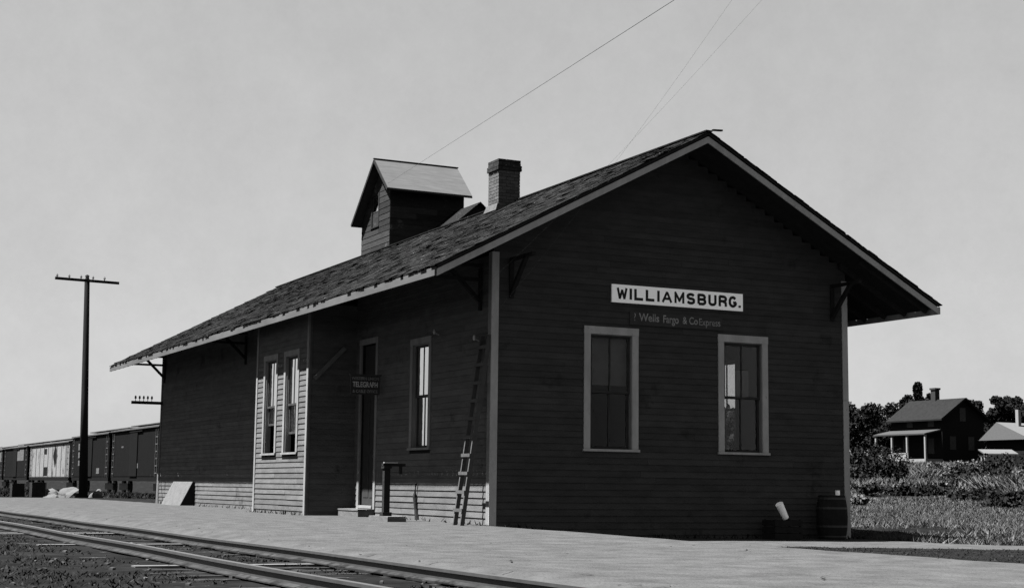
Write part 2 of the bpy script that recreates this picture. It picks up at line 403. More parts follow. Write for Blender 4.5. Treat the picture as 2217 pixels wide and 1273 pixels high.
# walls
m_ = MB()
gh = hg
panels(m_, (0, 0, -.4), ux, -uy, W_, 0, 4.5, [(a, b, c+.4, d+.4) for a, b, c, d in gh], mi=1)
m_.prism([(0.0, 0, 4.1), (W_, 0, 4.1), (W_, 0, zroof(W_)-.02), (W_/2, 0, ZR-.02), (0, 0, zroof(0)-.02)], (0, .12, 0), 1)
def gclip(z):
    if z < zroof(0)-.04: return (.0, W_)
    dx = (z+.04-zroof(0))/SL
    return (dx, W_-dx)
siding(m_, (0, 0, 0), ux, -uy, W_, -.30, ZR-.05, [(1.817, 2.947, 1.30, 3.547), (4.689, 5.818, 1.30, 3.547)], clip=gclip, seed=3)
tag(m_.build('wall', ['siding_shade', 'interior'], D), label='gable end wall of dark clapboards in shade')
m_ = MB()
panels(m_, (0, L_-.12, -.4), -uy, -ux, L_-.24, 0, 4.5, [(L_-.12+hs[0][0], L_-.12+hs[0][1], hs[0][2]+.4, hs[0][3]+.4), (L_-.12+hdoor[0], L_-.12+hdoor[1], .2+.4, 3.58+.4), (L_-.12-10.2, L_-.12-7.0, .2, 4.3)], mi=1)
siding(m_, (0, L_, 0), -uy, -ux, L_, -.12, 4.7, [(L_-3.67, L_-2.645, 1.33, 3.488), (L_-6.50, L_-5.43, -.2, 3.70), (L_-YB1, L_-YB0, -.3, 5)], seed=5, exp=.115)
tag(m_.build('wall', ['siding', 'interior'], D), label='track side wall, upper part under the eave shadow, lower boards sunlit')
m_ = MB()
panels(m_, (W_, 0+.12, -.5), uy, ux, L_-.24, 0, 4.9, [(a-.12, b-.12, c+.5, d+.5) for a, b, c, d in hr], mi=1)
siding(m_, (W_, 0, 0), uy, ux, L_, -.4, 4.6, [(3.50, 4.62, 1.30, 3.547), (10.5, 11.5, 1.30, 3.547)], seed=6, exp=.115)
m_.build('wall', ['siding', 'interior'], D)
m_ = MB()
m_.prism([(0, L_, -.3), (W_, L_, -.3), (W_, L_, zroof(W_)-.02), (W_/2, L_, ZR-.02), (0, L_, zroof(0)-.02)], (0, -.12, 0), 1)
siding(m_, (W_, L_, 0), -ux, uy, W_, -.1, ZR-.05, [], clip=gclip, seed=7)
m_.build('wall', ['siding', 'interior'], D)
m_ = MB(); m_.box((.13, .13, .02), (W_-.13, L_-.13, .10)); m_.box((.13, 7.5, .1), (W_-.13, 7.6, 3.98)); m_.build('floor', 'interior', D)
m_ = MB(); m_.box((.13, .13, 4.0), (W_-.13, L_-.13, 4.06)); m_.build('ceiling', 'interior', D)
# bay
B = sub('bay', D); B['label'] = 'square bay projecting from the track side wall, sunlit below its eave shadow'
m_ = MB()
panels(m_, (-DB, YB1, -.3), -uy, -ux, YB1-YB0, 0, 4.55, [(YB1+a, YB1+b, c+.3, d+.3) for a, b, c, d in hb], mi=1)
siding(m_, (-DB, YB1, 0), -uy, -ux, YB1-YB0, -.02, 4.3, [(YB1-9.88, YB1-8.84, 1.29, 3.54), (YB1-8.38, YB1-7.33, 1.29, 3.54)], seed=8)
for yy, sgn in ((YB0, -1), (YB1, 1)):
    m_.box((-DB+.12, yy, -.3), (-.002, yy-sgn*.1, 4.5), 1)
    siding(m_, (-DB, yy, 0) if sgn < 0 else (0, yy, 0), ux if sgn < 0 else -ux, uy*sgn, DB, -.02, 4.45, [], seed=9)
m_.build('bay_wall', ['siding', 'interior'], B)
m_ = MB()
for yy, sgn in ((YB0, -1), (YB1, 1)):
    m_ = MB(); m_.box((-DB-.032, yy+sgn*.028, -.03), (-DB, yy-sgn*.085, 4.3)); m_.build('corner_board', 'trim_sundim', B)
    m_ = MB(); m_.box((-DB+.001, yy, -.03), (-DB+.05, yy+sgn*.028, 4.3)); m_.build('corner_board', 'siding', B)
# corner boards of the depot
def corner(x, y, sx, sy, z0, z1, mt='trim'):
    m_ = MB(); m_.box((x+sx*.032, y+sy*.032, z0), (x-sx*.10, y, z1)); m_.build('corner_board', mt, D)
    m_ = MB(); m_.box((x+sx*.032, y-.001*sy, z0), (x, y-sy*.12, z1)); m_.build('corner_board', 'trim_sundim' if mt == 'trim' else mt, D)
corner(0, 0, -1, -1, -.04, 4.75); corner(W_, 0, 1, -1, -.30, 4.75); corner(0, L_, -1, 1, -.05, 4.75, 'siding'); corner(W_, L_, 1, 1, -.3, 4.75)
m_ = MB(); m_.beam((-.96, 6.68, 2.86), (-.30, 6.68, 3.54), .03, .09); tag(m_.build('brace', 'braceboard', D), label='pale diagonal board nailed across the near side of the bay')
# drip board along the base, cracked at one spot
m_ = MB(); m_.box((-.03, .13, -.14), (-.001, 5.4, .0)); m_.box((-.03, 10.5, -.14), (-.001, L_-.1, -.0)); m_.build('base_board', 'siding', D)
# roof: deck, rafters, fascia, rake boards, shingles
m_ = MB()
X0, X1, Y0, Y1 = -E_, W_+E_, -G_, L_+G2
t = .05
for s0, s1 in ((X0, W_/2), (W_/2, X1)):
    za, zb = zroof(s0)+.06, zroof(s1)+.06
    m_.hexa([(s0, Y0, za), (s1, Y0, zb), (s1, Y1, zb), (s0, Y1, za), (s0, Y0, za+t), (s1, Y0, zb+t), (s1, Y1, zb+t), (s0, Y1, za+t)])
y = Y0+.25
while y < Y1:
    for s0, s1 in ((X0+.05, .2), (X1-.05, W_-.2)):
        m_.beam((s0, y, zroof(s0)+.0), (s1, y, zroof(s1)+.0), .05, .11)
    y += .62
RF = m_.build('roof', 'soffit', D)
m_ = MB()
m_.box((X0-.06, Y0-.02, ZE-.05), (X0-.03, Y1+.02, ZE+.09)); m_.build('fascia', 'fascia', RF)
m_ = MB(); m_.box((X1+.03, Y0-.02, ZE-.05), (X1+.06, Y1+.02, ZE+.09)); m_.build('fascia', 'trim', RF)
m_ = MB()
for yy, sg in ((Y0, -1), (Y1, 1)):
    for s0 in (X0-.02, X1+.02):
        s1 = W_/2; a = zroof(X0)-.02; m_ = MB()
        za = ZE-.01; zb = ZR
        def q(z, s): return z
        m_.hexa([(s0, yy, za-.045), (s1, yy, zb-.045), (s1, yy+sg*.025, zb-.045), (s0, yy+sg*.025, za-.045),
                 (s0, yy, za+.075), (s1, yy, zb+.075), (s1, yy+sg*.025, zb+.075), (s0, yy+sg*.025, za+.075)], 0)
        m_.hexa([(s0, yy, za+.105), (s1, yy, zb+.105), (s1, yy+sg*.045, zb+.105), (s0, yy+sg*.045, za+.105),
                 (s0, yy, za+.145), (s1, yy, zb+.145), (s1, yy+sg*.045, zb+.145), (s0, yy+sg*.045, za+.145)], 1)
        m_.build('rake_board', ['trim', 'soffit'], RF)
m_ = MB(); rs = random.Random(11)
for side in (0, 1):
    xe = X0-.075 if side == 0 else X1+.075; dx = 1 if side == 0 else -1
    nrow = 44; run = abs(W_/2-xe); stp = run/nrow
    ze = ZE+.135-.06*SL
    for r_ in range(nrow):
        xa = xe + dx*stp*r_; xb = xa + dx*stp*1.6
        if (xb-W_/2)*dx > 0: xb = W_/2
        za = ze + SL*abs(xa-xe); zb = ze + SL*abs(xb-xe)
        y = Y0-.06 - rs.uniform(0, .02); wv = .02*math.sin(r_*1.3)
        while y < Y1+.05:
            wd = rs.uniform(.10, .26) if side == 0 else rs.uniform(.3, .7)
            y2 = min(y+wd, Y1+.06)
            if rs.random() < .965:
                th = rs.uniform(.012, .022); lift = rs.uniform(0, .010)
                if rs.random() < .12: lift += rs.uniform(.01, .03)
                c = rs.uniform(-.02, .02)
                sl = mnoise.noise(Vector((xa*.5, y*.3, 4)))*.02
                l2 = max(0, lift+rs.uniform(-.008, .008))
                p = [(xa+c*dx, y, za+lift+sl), (xb, y, zb+.002), (xb, y2-.006, zb+.002), (xa+c*dx, y2-.006, za+l2+sl)]
                m_.hexa(p + [(a, b, zc+th) for a, b, zc in p])
            y = y2
m_.build('shingles', 'shingle', RF)
m_ = MB()
m_.box((W_/2-.07, Y0-.06, ZR+.16), (W_/2+.07, Y1+.06, ZR+.185)); m_.beam((W_/2+.02, Y0-.14, ZR+.17), (W_/2+.26, Y0-.08, ZR+.20), .05, .03)
m_.build('ridge_cap', 'shingle', RF)
# chimney
CH = sub('chimney', D)
def bricks(mb, x0, x1, y0, y1, z0, z1, seed, cz=.075, grow=0):
    r = random.Random(seed); z = z0; k = 0
    mb.box((x0+.012, y0+.012, z0), (x1-.012, y1-.012, z1))
    while z < z1-.01:
        zt = min(z+cz-.01, z1)
        for (ax, c, s0, s1, sg) in (('y', y0, x0, x1, -1), ('y', y1, x0, x1, 1), ('x', x0, y0, y1, -1), ('x', x1, y0, y1, 1)):
            s = s0 + (0.0 if k % 2 else -.1)
            while s < s1:
                a = max(s, s0); b = min(s+.19, s1); o_ = r.uniform(0, .004)
                if b-a > .02:
                    if ax == 'y': mb.box((a, c+sg*o_, z), (b, c-sg*.011, zt))
                    else: mb.box((c+sg*o_, a, z), (c-sg*.011, b, zt))
                s += .2
        z += cz; k += 1
m_ = MB(); bricks(m_, 3.32, 3.86, 6.77, 7.31, 6.75, 7.798, 1); m_.build('stack', 'brick', CH)
m_ = MB(); bricks(m_, 3.29, 3.89, 6.74, 7.34, 7.80, 7.92, 2); bricks(m_, 3.31, 3.87, 6.76, 7.32, 7.922, 8.05, 3)
m_.box((3.35, 6.80, 8.052), (3.83, 7.28, 8.054)); m_.build('cap', 'brick_dark', CH)
m_ = MB(); m_.hexa([(3.24, 6.74, 6.86), (3.31, 6.76, 6.88), (3.31, 7.35, 6.88), (3.24, 7.4, 6.86), (3.29, 6.755, 7.02), (3.31, 6.76, 7.03), (3.31, 7.32, 7.03), (3.29, 7.33, 7.02)])
m_.build('flashing', 'brick', CH)
# door
DR = sub('door', D)
m_ = MB(); frS.box(m_, -6.38, -5.55, -.09, -.045, .25, 2.55)
for z0_, z1_ in ((.40, 1.25), (1.35, 2.45)):
    for a in (-6.30, -5.93): frS.box(m_, a, a+.30, -.045, -.038, z0_, z1_)
m_.build('door_leaf', 'door', DR)
m_ = MB(); frS.box(m_, -6.38, -5.55, -.09, -.02, 2.56, 2.64); frS.box(m_, -6.38, -5.55, -.08, -.06, 2.64, 3.56); m_.build('transom', 'door', DR)
m_ = MB()
frS.box(m_, -6.49, -6.38, 0, .035, .16, 3.58); frS.box(m_, -5.55, -5.44, 0, .035, .16, 3.58); frS.box(m_, -6.50, -5.43, 0, .04, 3.582, 3.70)
frS.box(m_, -6.378, -5.552, -.10, .06, .18, .235)
m_.build('door_frame', 'trim_sundim', DR)
m_ = MB(); m_.tube([frS.p(-5.64, -.038, 1.25), frS.p(-5.64, .02, 1.25)], .028, 8); m_.build('door_knob', 'iron', DR)
# eave brackets on the track side, and two under the gable overhang
for yb in (L_-.35, 15.0, .45):
    m_ = MB()
    m_.box((-1.22, yb-.04, 4.27), (-.0, yb+.04, 4.33)); m_.box((-.75, yb-.035, 4.53), (0, yb+.035, 4.58))
    m_.beam((-.02, yb, 3.88), (-.62, yb, 4.46), .07, .07); m_.box((-.06, yb-.045, 3.75), (-.02, yb+.045, 4.5))
    m_.build('bracket', 'darkwood', D)
for xb in (.34, W_-.34):
    m_ = MB(); m_.box((xb-.04, -.06, 3.95), (xb+.04, -.022, 4.6)); m_.beam((xb, -.04, 4.02), (xb, -.62, 4.62), .07, .07); m_.beam((xb, -.02, 4.63), (xb, -.9, 4.63), .07, .06)
    m_.build('bracket', 'darkwood', D)
# wire arm on the far corner with five insulators
WA = sub('wire_arm', D)
m_ = MB(); m_.box((-.98, 24.05, 3.08), (.1, 24.15, 3.17)); m_.build('crossarm', 'pole', WA)
for k in range(5):
    m_ = MB(); x = -.86+k*.127
    m_.tube([(x, 24.1, 3.17), (x, 24.1, 3.25)], .010, 6); m_.tube([(x, 24.1, 3.24), (x, 24.1, 3.27), (x, 24.1, 3.32), (x, 24.1, 3.34)], [.028, .034, .026, .012], 8)
    m_.build('insulator', 'iron', WA)
for yy, zc in ((2.30, 3.52), (.50, 3.26)):
    m_ = MB(); m_.beam((-.02, yy, zc-.05), (-.12, yy, zc-.02), .02, .02); m_.tube([(-.12, yy, zc-.04), (-.12, yy, zc), (-.12, yy, zc+.05)], [.02, .03, .015], 8); m_.build('insulator', 'porcelain', D)
# dark uneven upright bar at the foot of the track side wall
m_ = MB(); m_.tube([(-.05, 3.22, .70), (-.06, 3.25, .45), (-.05, 3.2, .2), (-.05, 3.13, -.02)], [.025, .04, .035, .045], 6); m_.build('dark_bar', 'darkwood', D)

# ---------------------------------------------------------------- signs
S1 = thing('station_sign', (3.80, -.02, 4.0), 'white station name board with black WILLIAMSBURG lettering high on the gable', 'sign')
m_ = MB(); m_.box((2.368, -.058, 4.005), (5.234, -.026, 4.335)); m_.build('board', 'signwhite', S1)
def arc(cx, cz, rx, rz, a0, a1, n=9): return [(cx+rx*math.cos(R(a0+(a1-a0)*i/n)), cz+rz*math.sin(R(a0+(a1-a0)*i/n))) for i in range(n+1)]
GL = {'I': [[(.5, 0), (.5, 1)]], 'L': [[(.12, 1), (.12, .1), (.95, .1)]], 'W': [[(.06, 1), (.27, .05), (.5, .8), (.73, .05), (.94, 1)]], 'A': [[(.03, 0), (.5, .94), (.97, 0)], [(.22, .33), (.78, .33)]],
      'M': [[(.1, 0), (.1, .93), (.5, .25), (.9, .93), (.9, 0)]], 'U': [[(.1, 1), (.1, .35)] + arc(.5, .35, .4, .26, 180, 360) + [(.9, 1)]],
      'S': [arc(.5, .7, .38, .2, 20, 260) + arc(.5, .3, .4, .21, 80, -160)], 'B': [[(.1, .09), (.1, .91), (.55, .91)] + arc(.55, .71, .3, .2, 90, -90) + [(.1, .51)], [(.55, .51)] + arc(.58, .3, .33, .21, 90, -90) + [(.1, .09)]],
      'R': [[(.1, 0), (.1, .91), (.55, .91)] + arc(.55, .70, .33, .21, 90, -90) + [(.1, .49)], [(.5, .49), (.85, .35), (.9, 0)]],
      'G': [arc(.5, .5, .41, .41, 40, 325, 14) + [(.88, .42), (.55, .42)]], '.': [[(.5, 0), (.5, .2)]]}
m_ = MB(); dep = 0; x_0 = 2.368; kx = 2.866/1848
for ch, a, b in [('W', 210, 345), ('I', 380, 412), ('L', 445, 570), ('L', 603, 727), ('I', 762, 793), ('A', 833, 962), ('M', 1003, 1140), ('S', 1175, 1292), ('B', 1330, 1450), ('U', 1487, 1600), ('R', 1635, 1752), ('G', 1782, 1897), ('.', 1925, 1955)]:
    xa_, xb_ = x_0+(a-140)*kx, x_0+(b-140)*kx; sw = .052
    for pl in GL[ch]:
        P_ = [(xa_+(xb_-xa_)*u_, 4.070+.205*v_) for u_, v_ in pl]
        if ch in 'SBURG': P_ = [(min(max(u_, xa_+sw/2-.004), xb_-sw/2+.004), v_) for u_, v_ in P_]
        for i_ in range(len(P_)-1):
            dep += 1; (u0, v0), (u1, v1) = P_[i_], P_[i_+1]; l_ = math.hypot(u1-u0, v1-v0)
            if l_ < 1e-4: continue
            dx_, dz_ = (u1-u0)/l_, (v1-v0)/l_; w2 = sw/2*(.85 if ch in 'WMA' else 1)
            e = .35*w2 if ch in 'SBURGW' and 0 < i_ else 0; e1 = .35*w2 if ch in 'SBURGW' and i_ < len(P_)-2 else 0
            if ch in 'LM' and i_ > 0: e = w2
            q = [(u0-dx_*e-dz_*w2, v0-dz_*e+dx_*w2), (u1+dx_*e1-dz_*w2, v1+dz_*e1+dx_*w2), (u1+dx_*e1+dz_*w2, v1+dz_*e1-dx_*w2), (u0-dx_*e+dz_*w2, v0-dz_*e-dx_*w2)]
            m_.prism([(u, -.0585, v) for u, v in q], (0, -.002-.00004*(dep % 60), 0))
m_.build('lettering', 'ink', S1)
S2 = thing('express_sign', (3.76, -.02, 3.7), 'faded dark board lettered Wells Fargo & Co Express below the station name', 'sign')
m_ = MB(); m_.box((2.76, -.040, 3.615), (4.78, -.024, 3.86)); m_.build('board', 'siding_shade', S2)
text_mesh('lettering', '?', .2, Fr((2.86, -.0425, 3.752), ux, -uy), S2, 'paintexp', xs=.8)
text_mesh('lettering', 'Wells', .20, Fr((3.17, -.0425, 3.757), ux, -uy), S2, 'paintexp', bold=.003, xs=.92, shear=.0)
text_mesh('lettering', 'Fargo', .20, Fr((3.635, -.0425, 3.752), ux, -uy), S2, 'paintexp', bold=.003, xs=.76)
text_mesh('lettering', '& Co', .19, Fr((4.06, -.0425, 3.752), ux, -uy), S2, 'paintexp', bold=.002, xs=.82)
text_mesh('lettering', 'Express', .185, Fr((4.49, -.0425, 3.745), ux, -uy), S2, 'paintexp', bold=.0, xs=.84)
S3 = thing('telegraph_sign', (-.36, 5.25, 2.66), 'dark telegraph office sign projecting from the wall beside the door', 'sign')
m_ = MB(); m_.box((-.68, 5.24, 2.48), (-.05, 5.262, 2.86)); m_.build('board', 'signdark', S3)
m_ = MB(); m_.beam((-.70, 5.251, 2.875), (0, 5.251, 2.875), .03, .03); m_.build('bracket', 'iron', S3)
frT = lambda z: Fr((-.365, 5.237, z), ux, -uy)
text_mesh('lettering', 'WESTERN UNION', .085, frT(2.80), S3, 'paintfaded', bold=.001, xs=.86)
text_mesh('lettering', 'TELEGRAPH', .150, frT(2.675), S3, 'paintlight', bold=.002, xs=.68)
text_mesh('lettering', '& CABLE OFFICE', .085, frT(2.54), S3, 'paintfaded', bold=.001, xs=.86)

# ---------------------------------------------------------------- objects by the depot
T = thing('door_step', (-.2, 6, 0), 'low wooden box step on the cinder platform below the door', 'step')
m_ = MB(); m_.box((-.38, 5.45, -.05), (-.035, 6.62, .13)); m_.build('riser', 'steplight', T)
m_ = MB(); m_.box((-.39, 5.44, .132), (-.21, 6.63, .165)); m_.box((-.20, 5.445, .132), (-.035, 6.625, .166)); m_.build('tread', 'steplight', T)
T = thing('platform_scale', (-1.0, 2.2, 0), 'freight platform scale with upright column and beam beside the sunlit wall', 'scale')
m_ = MB(); m_.box((-1.20, 1.75, -.04), (-.84, 2.72, .075)); m_.box((-1.19, 1.76, .076), (-.85, 2.71, .10)); m_.build('base', 'steplight', T)
m_ = MB(); m_.box((-1.115, 2.16, .10), (-1.00, 2.26, .96)); m_.box((-1.145, 2.13, .10), (-.97, 2.29, .17)); m_.box((-1.135, 2.14, .96), (-.98, 2.28, 1.00)); m_.build('column', 'darkwood', T)
m_ = MB(); m_.box((-1.14, 2.17, 1.00), (-.70, 2.25, 1.05)); m_.box((-.80, 2.18, .86), (-.76, 2.24, 1.0)); m_.build('beam', 'darkwood', T)
m_ = MB(); m_.box((-1.13, 2.15, 1.053), (-.86, 2.18, 1.075)); m_.build('poise', 'trim', T)
T = thing('ladder', (-.5, .16, 0), 'rough wooden ladder leaning on the track side wall next to the near corner', 'ladder')
f0, f1 = Vector((-.53, 0, -.05)), Vector((-.05, 0, 3.28))
for yy in (.31, .015):
    m_ = MB(); m_.beam(f0+uy*yy, f1+uy*(yy+.0), .035, .075, up=(1, 0, 0)); m_.build('rail', 'ladderwood', T)
for k, z_ in enumerate((.245, .555, .875, 1.185, 1.50, 1.82, 2.13, 2.44, 2.76, 3.07)):
    q = f0.lerp(f1, (z_+.05)/3.33); m_ = MB()
    m_.box((q.x-.062, -.02+.01*(k % 2), z_-.028), (q.x-.040, .345, z_+.028)); m_.build('rung', 'ladderwood', T)
T = thing('leaning_hatch', (-.2, 20.8, 0), 'pale board hatch leaning slantwise on the far sunlit wainscot', 'hatch')
m_ = MB(); m_.hexa([(-.46, 19.7, -.02), (-.43, 19.7, -.02), (-.43, 21.95, -.02), (-.46, 21.95, -.02), (-.10, 19.7, .69), (-.07, 19.7, .69), (-.07, 21.95, .69), (-.10, 21.95, .69)]); m_.build('lid', 'palewood', T)
m_ = MB(); m_.prism([(-.428, 19.72, -.02), (-.02, 19.72, -.02), (-.02, 19.72, .67), (-.08, 19.72, .67)], (0, .03, 0)); m_.build('side_board', 'darkwood', T); m_ = MB(); m_.prism([(-.428, 21.9, -.02), (-.02, 21.9, -.02), (-.02, 21.9, .67), (-.08, 21.9, .67)], (0, .03, 0)); m_.build('side_board', 'darkwood', T)
T = thing('stake', (-.25, 23.4, 0), 'thin pale stake leaning at the far corner of the depot', 'stake')
m_ = MB(); m_.beam((-.30, 23.2, -.02), (-.12, 23.9, .95), .03, .03); m_.build('pole', 'palewood', T)
# barrel and can by the gable
T = thing('barrel', (6.98, -.42, hz(6.98, -.42)), 'dark wooden barrel standing against the right end of the gable wall', 'barrel')
m_ = MB(); zb = hz(6.98, -.42); prof = [(.25, 0), (.285, .22), (.295, .42), (.285, .62), (.25, .84)]
m_.tube([(6.98, -.42, zb+z) for _, z in prof], [r for r, _ in prof], 20); m_.build('staves', 'darkwood', T, smooth=False)
for z0_ in (.06, .24, .58, .76):
    r0 = np.interp(z0_, [z for _, z in prof], [r for r, _ in prof])+.004; m_ = MB(); m_.tube([(6.98, -.42, zb+z0_), (6.98, -.42, zb+z0_+.04)], r0, 20); m_.build('hoop', 'iron', T)
T = thing('tin_can', (7.12, -.42, zb+.84), 'small bright tin can standing on the barrel lid', 'can')
m_ = MB(); m_.tube([(7.12, -.42, zb+.842), (7.12, -.42, zb+.93)], .045, 12); m_.build('body', 'signwhite', T); m_ = MB(); m_.tube([(7.12, -.42, zb+.931), (7.12, -.42, zb+.94)], .049, 12); m_.build('rim', 'trim', T)
zc = hz(5.85, -.38)
T = thing('crate', (5.85, -.38, zc), 'low dark crate on the ground against the gable wall', 'crate')
m_ = MB()
for k in range(3): m_.box((5.55, -.60, zc+.02+k*.12), (6.15, -.585, zc+.12+k*.12)); m_.box((5.55, -.2, zc+.02+k*.12), (6.15, -.215, zc+.12+k*.12)); m_.box((5.535, -.6, zc+.02+k*.12), (5.549, -.2, zc+.12+k*.12)); m_.box((6.151, -.6, zc+.02+k*.12), (6.165, -.2, zc+.12+k*.12))
m_.build('slats', 'darkwood', T)
for a in (5.56, 6.11):
    for b in (-.584, -.25): m_ = MB(); m_.box((a, b, zc), (a+.03, b+.03, zc+.38)); m_.build('corner_post', 'darkwood', T)
T = thing('bucket', (5.85, -.36, zc+.39), 'white bucket lying tipped over on the low crate', 'bucket')
a, b = Vector((5.76, -.42, zc+.66)), Vector((5.94, -.38, zc+.40))
m_ = MB(); m_.tube([a, a.lerp(b, .5), b], [.075, .068, .058], 14); m_.build('body', 'signwhite', T)
m_ = MB(); m_.tube([a+Vector((-.03, 0, .05)), a+Vector((-.13, -.02, .0)), a+Vector((-.20, -.02, -.09)), a+Vector((-.08, -.02, -.08))], .006, 6); m_.build('handle', 'iron', T)

# ---------------------------------------------------------------- track
T = thing('railway_track', (-6.5, 0, -.2), 'single railway track with dusty ties running past the platform', 'track')
def rail(xc):
    prof = [(-.07, 0), (.07, 0), (.07, .012), (.012, .03), (.012, .088), (.034, .098), (.034, .126), (-.034, .126), (-.034, .098), (-.012, .088), (-.012, .03), (-.07, .012)]
    m_ = MB(); zb_ = -.215; y = -40.0; ys_ = []
    while y < 130: ys_.append(y); y += 1.0 if y < 30 else 5.0
    n = len(prof); base = 0
    for k, yy in enumerate(ys_):
        jx = .006*math.sin(yy*.9); jz = .004*math.sin(yy*.7+xc)
        for (a, b) in prof: m_.v.append((xc+a+jx, yy, zb_+b+jz))
    for k in range(len(ys_)-1):
        for i in range(n):
            j = (i+1) % n; m_.f.append((k*n+i, k*n+j, (k+1)*n+j, (k+1)*n+i))
            m_.mi.append(1 if i in (6,) else (2 if i in (0, 1, 2, 11, 10) else 0))
    m_.f.append(tuple(range(n))); m_.mi.append(0); m_.f.append(tuple(range((len(ys_)-1)*n, len(ys_)*n))); m_.mi.append(0)
    m_.build('rail', ['iron', 'railtop', 'dust'], T)
rail(-5.736-.0); rail(-7.236)
rt_ = random.Random(3)
for k in range(98):
    y = -21.5 + k*.58 + rt_.uniform(-.05, .05); wd = rt_.uniform(.18, .24); ln = rt_.uniform(2.35, 2.6); c = -7.82 + ln/2 + rt_.uniform(-.10, .12); top = -.226 - rt_.uniform(0, .022); sk = rt_.uniform(-.05, .05)
    m_ = MB(); p = [(c-ln/2, y-wd/2-sk, -.36), (c+min(ln/2, .86), y-wd/2+sk, -.36), (c+min(ln/2, .86), y+wd/2+sk, -.36), (c-ln/2, y+wd/2-sk, -.36)]
    pl = rt_.random() < .15; top = -.218 if pl else top; m_.hexa(p + [(a, b, top) for a, b, _ in p]); m_.build('tie', 'palewood' if pl else 'tie', T)
# ---------------------------------------------------------------- telegraph pole and wires
px_, py_ = 1.02, 43.3
T = thing('telegraph_pole', (px_, py_, hz(px_, py_)), 'tall telegraph pole with one crossarm beyond the far end of the depot', 'pole')
m_ = MB(); m_.tube([(px_+.30, py_, -.3), (px_+.17, py_, 4), (px_+.03, py_, 9.35), (px_+.03, py_, 9.50), (px_+.03, py_, 9.56)], [.20, .155, .11, .10, .03], 12); m_.build('shaft', 'pole', T, smooth=True)
m_ = MB(); m_.beam((px_-1.35, py_-.16, 9.30), (px_+1.37, py_-.16, 9.26), .10, .11); m_.build('crossarm', 'pole', T)
INS = []
for a in (-1.27, -.76, -.26, .25, .74):
    m_ = MB(); q = Vector((px_+a, py_-.16, 9.33)); m_.tube([q, q+zz*.08], .02, 6); m_.tube([q+zz*.06, q+zz*.1, q+zz*.17], [.05, .045, .015], 8); m_.build('insulator', 'iron', T); INS.append(q+zz*.12)
def wire(a, b, sag, rad, t1, lab, grp='wires crossing the sky above the depot'):
    pts = []
    for i in range(61):
        t = t1*i/60; q = Vector(a).lerp(Vector(b), t); q.z -= sag*4*t*(1-t); pts.append(q)
    m_ = MB(); m_.tube(pts, rad, 5); tag(m_.build('telegraph_wire', 'iron', origin=a), lab, 'wire', grp)
wire((15.62, 45.08, 15.33), (-1.29, -8, 6.84), .0, .0045, 1.3, 'single thin wire rising toward the upper right from the cupola eave')
wire((-.12, 2.30, 3.56), (-1.72, -10, 5.87), .15, .0009, 1.6, 'faint thin wire from the insulator over the single window of the depot')
wire((-.12, .50, 3.30), (-2.05, -10, 5.82), .15, .0009, 1.6, 'faint thin wire from the insulator above the ladder')

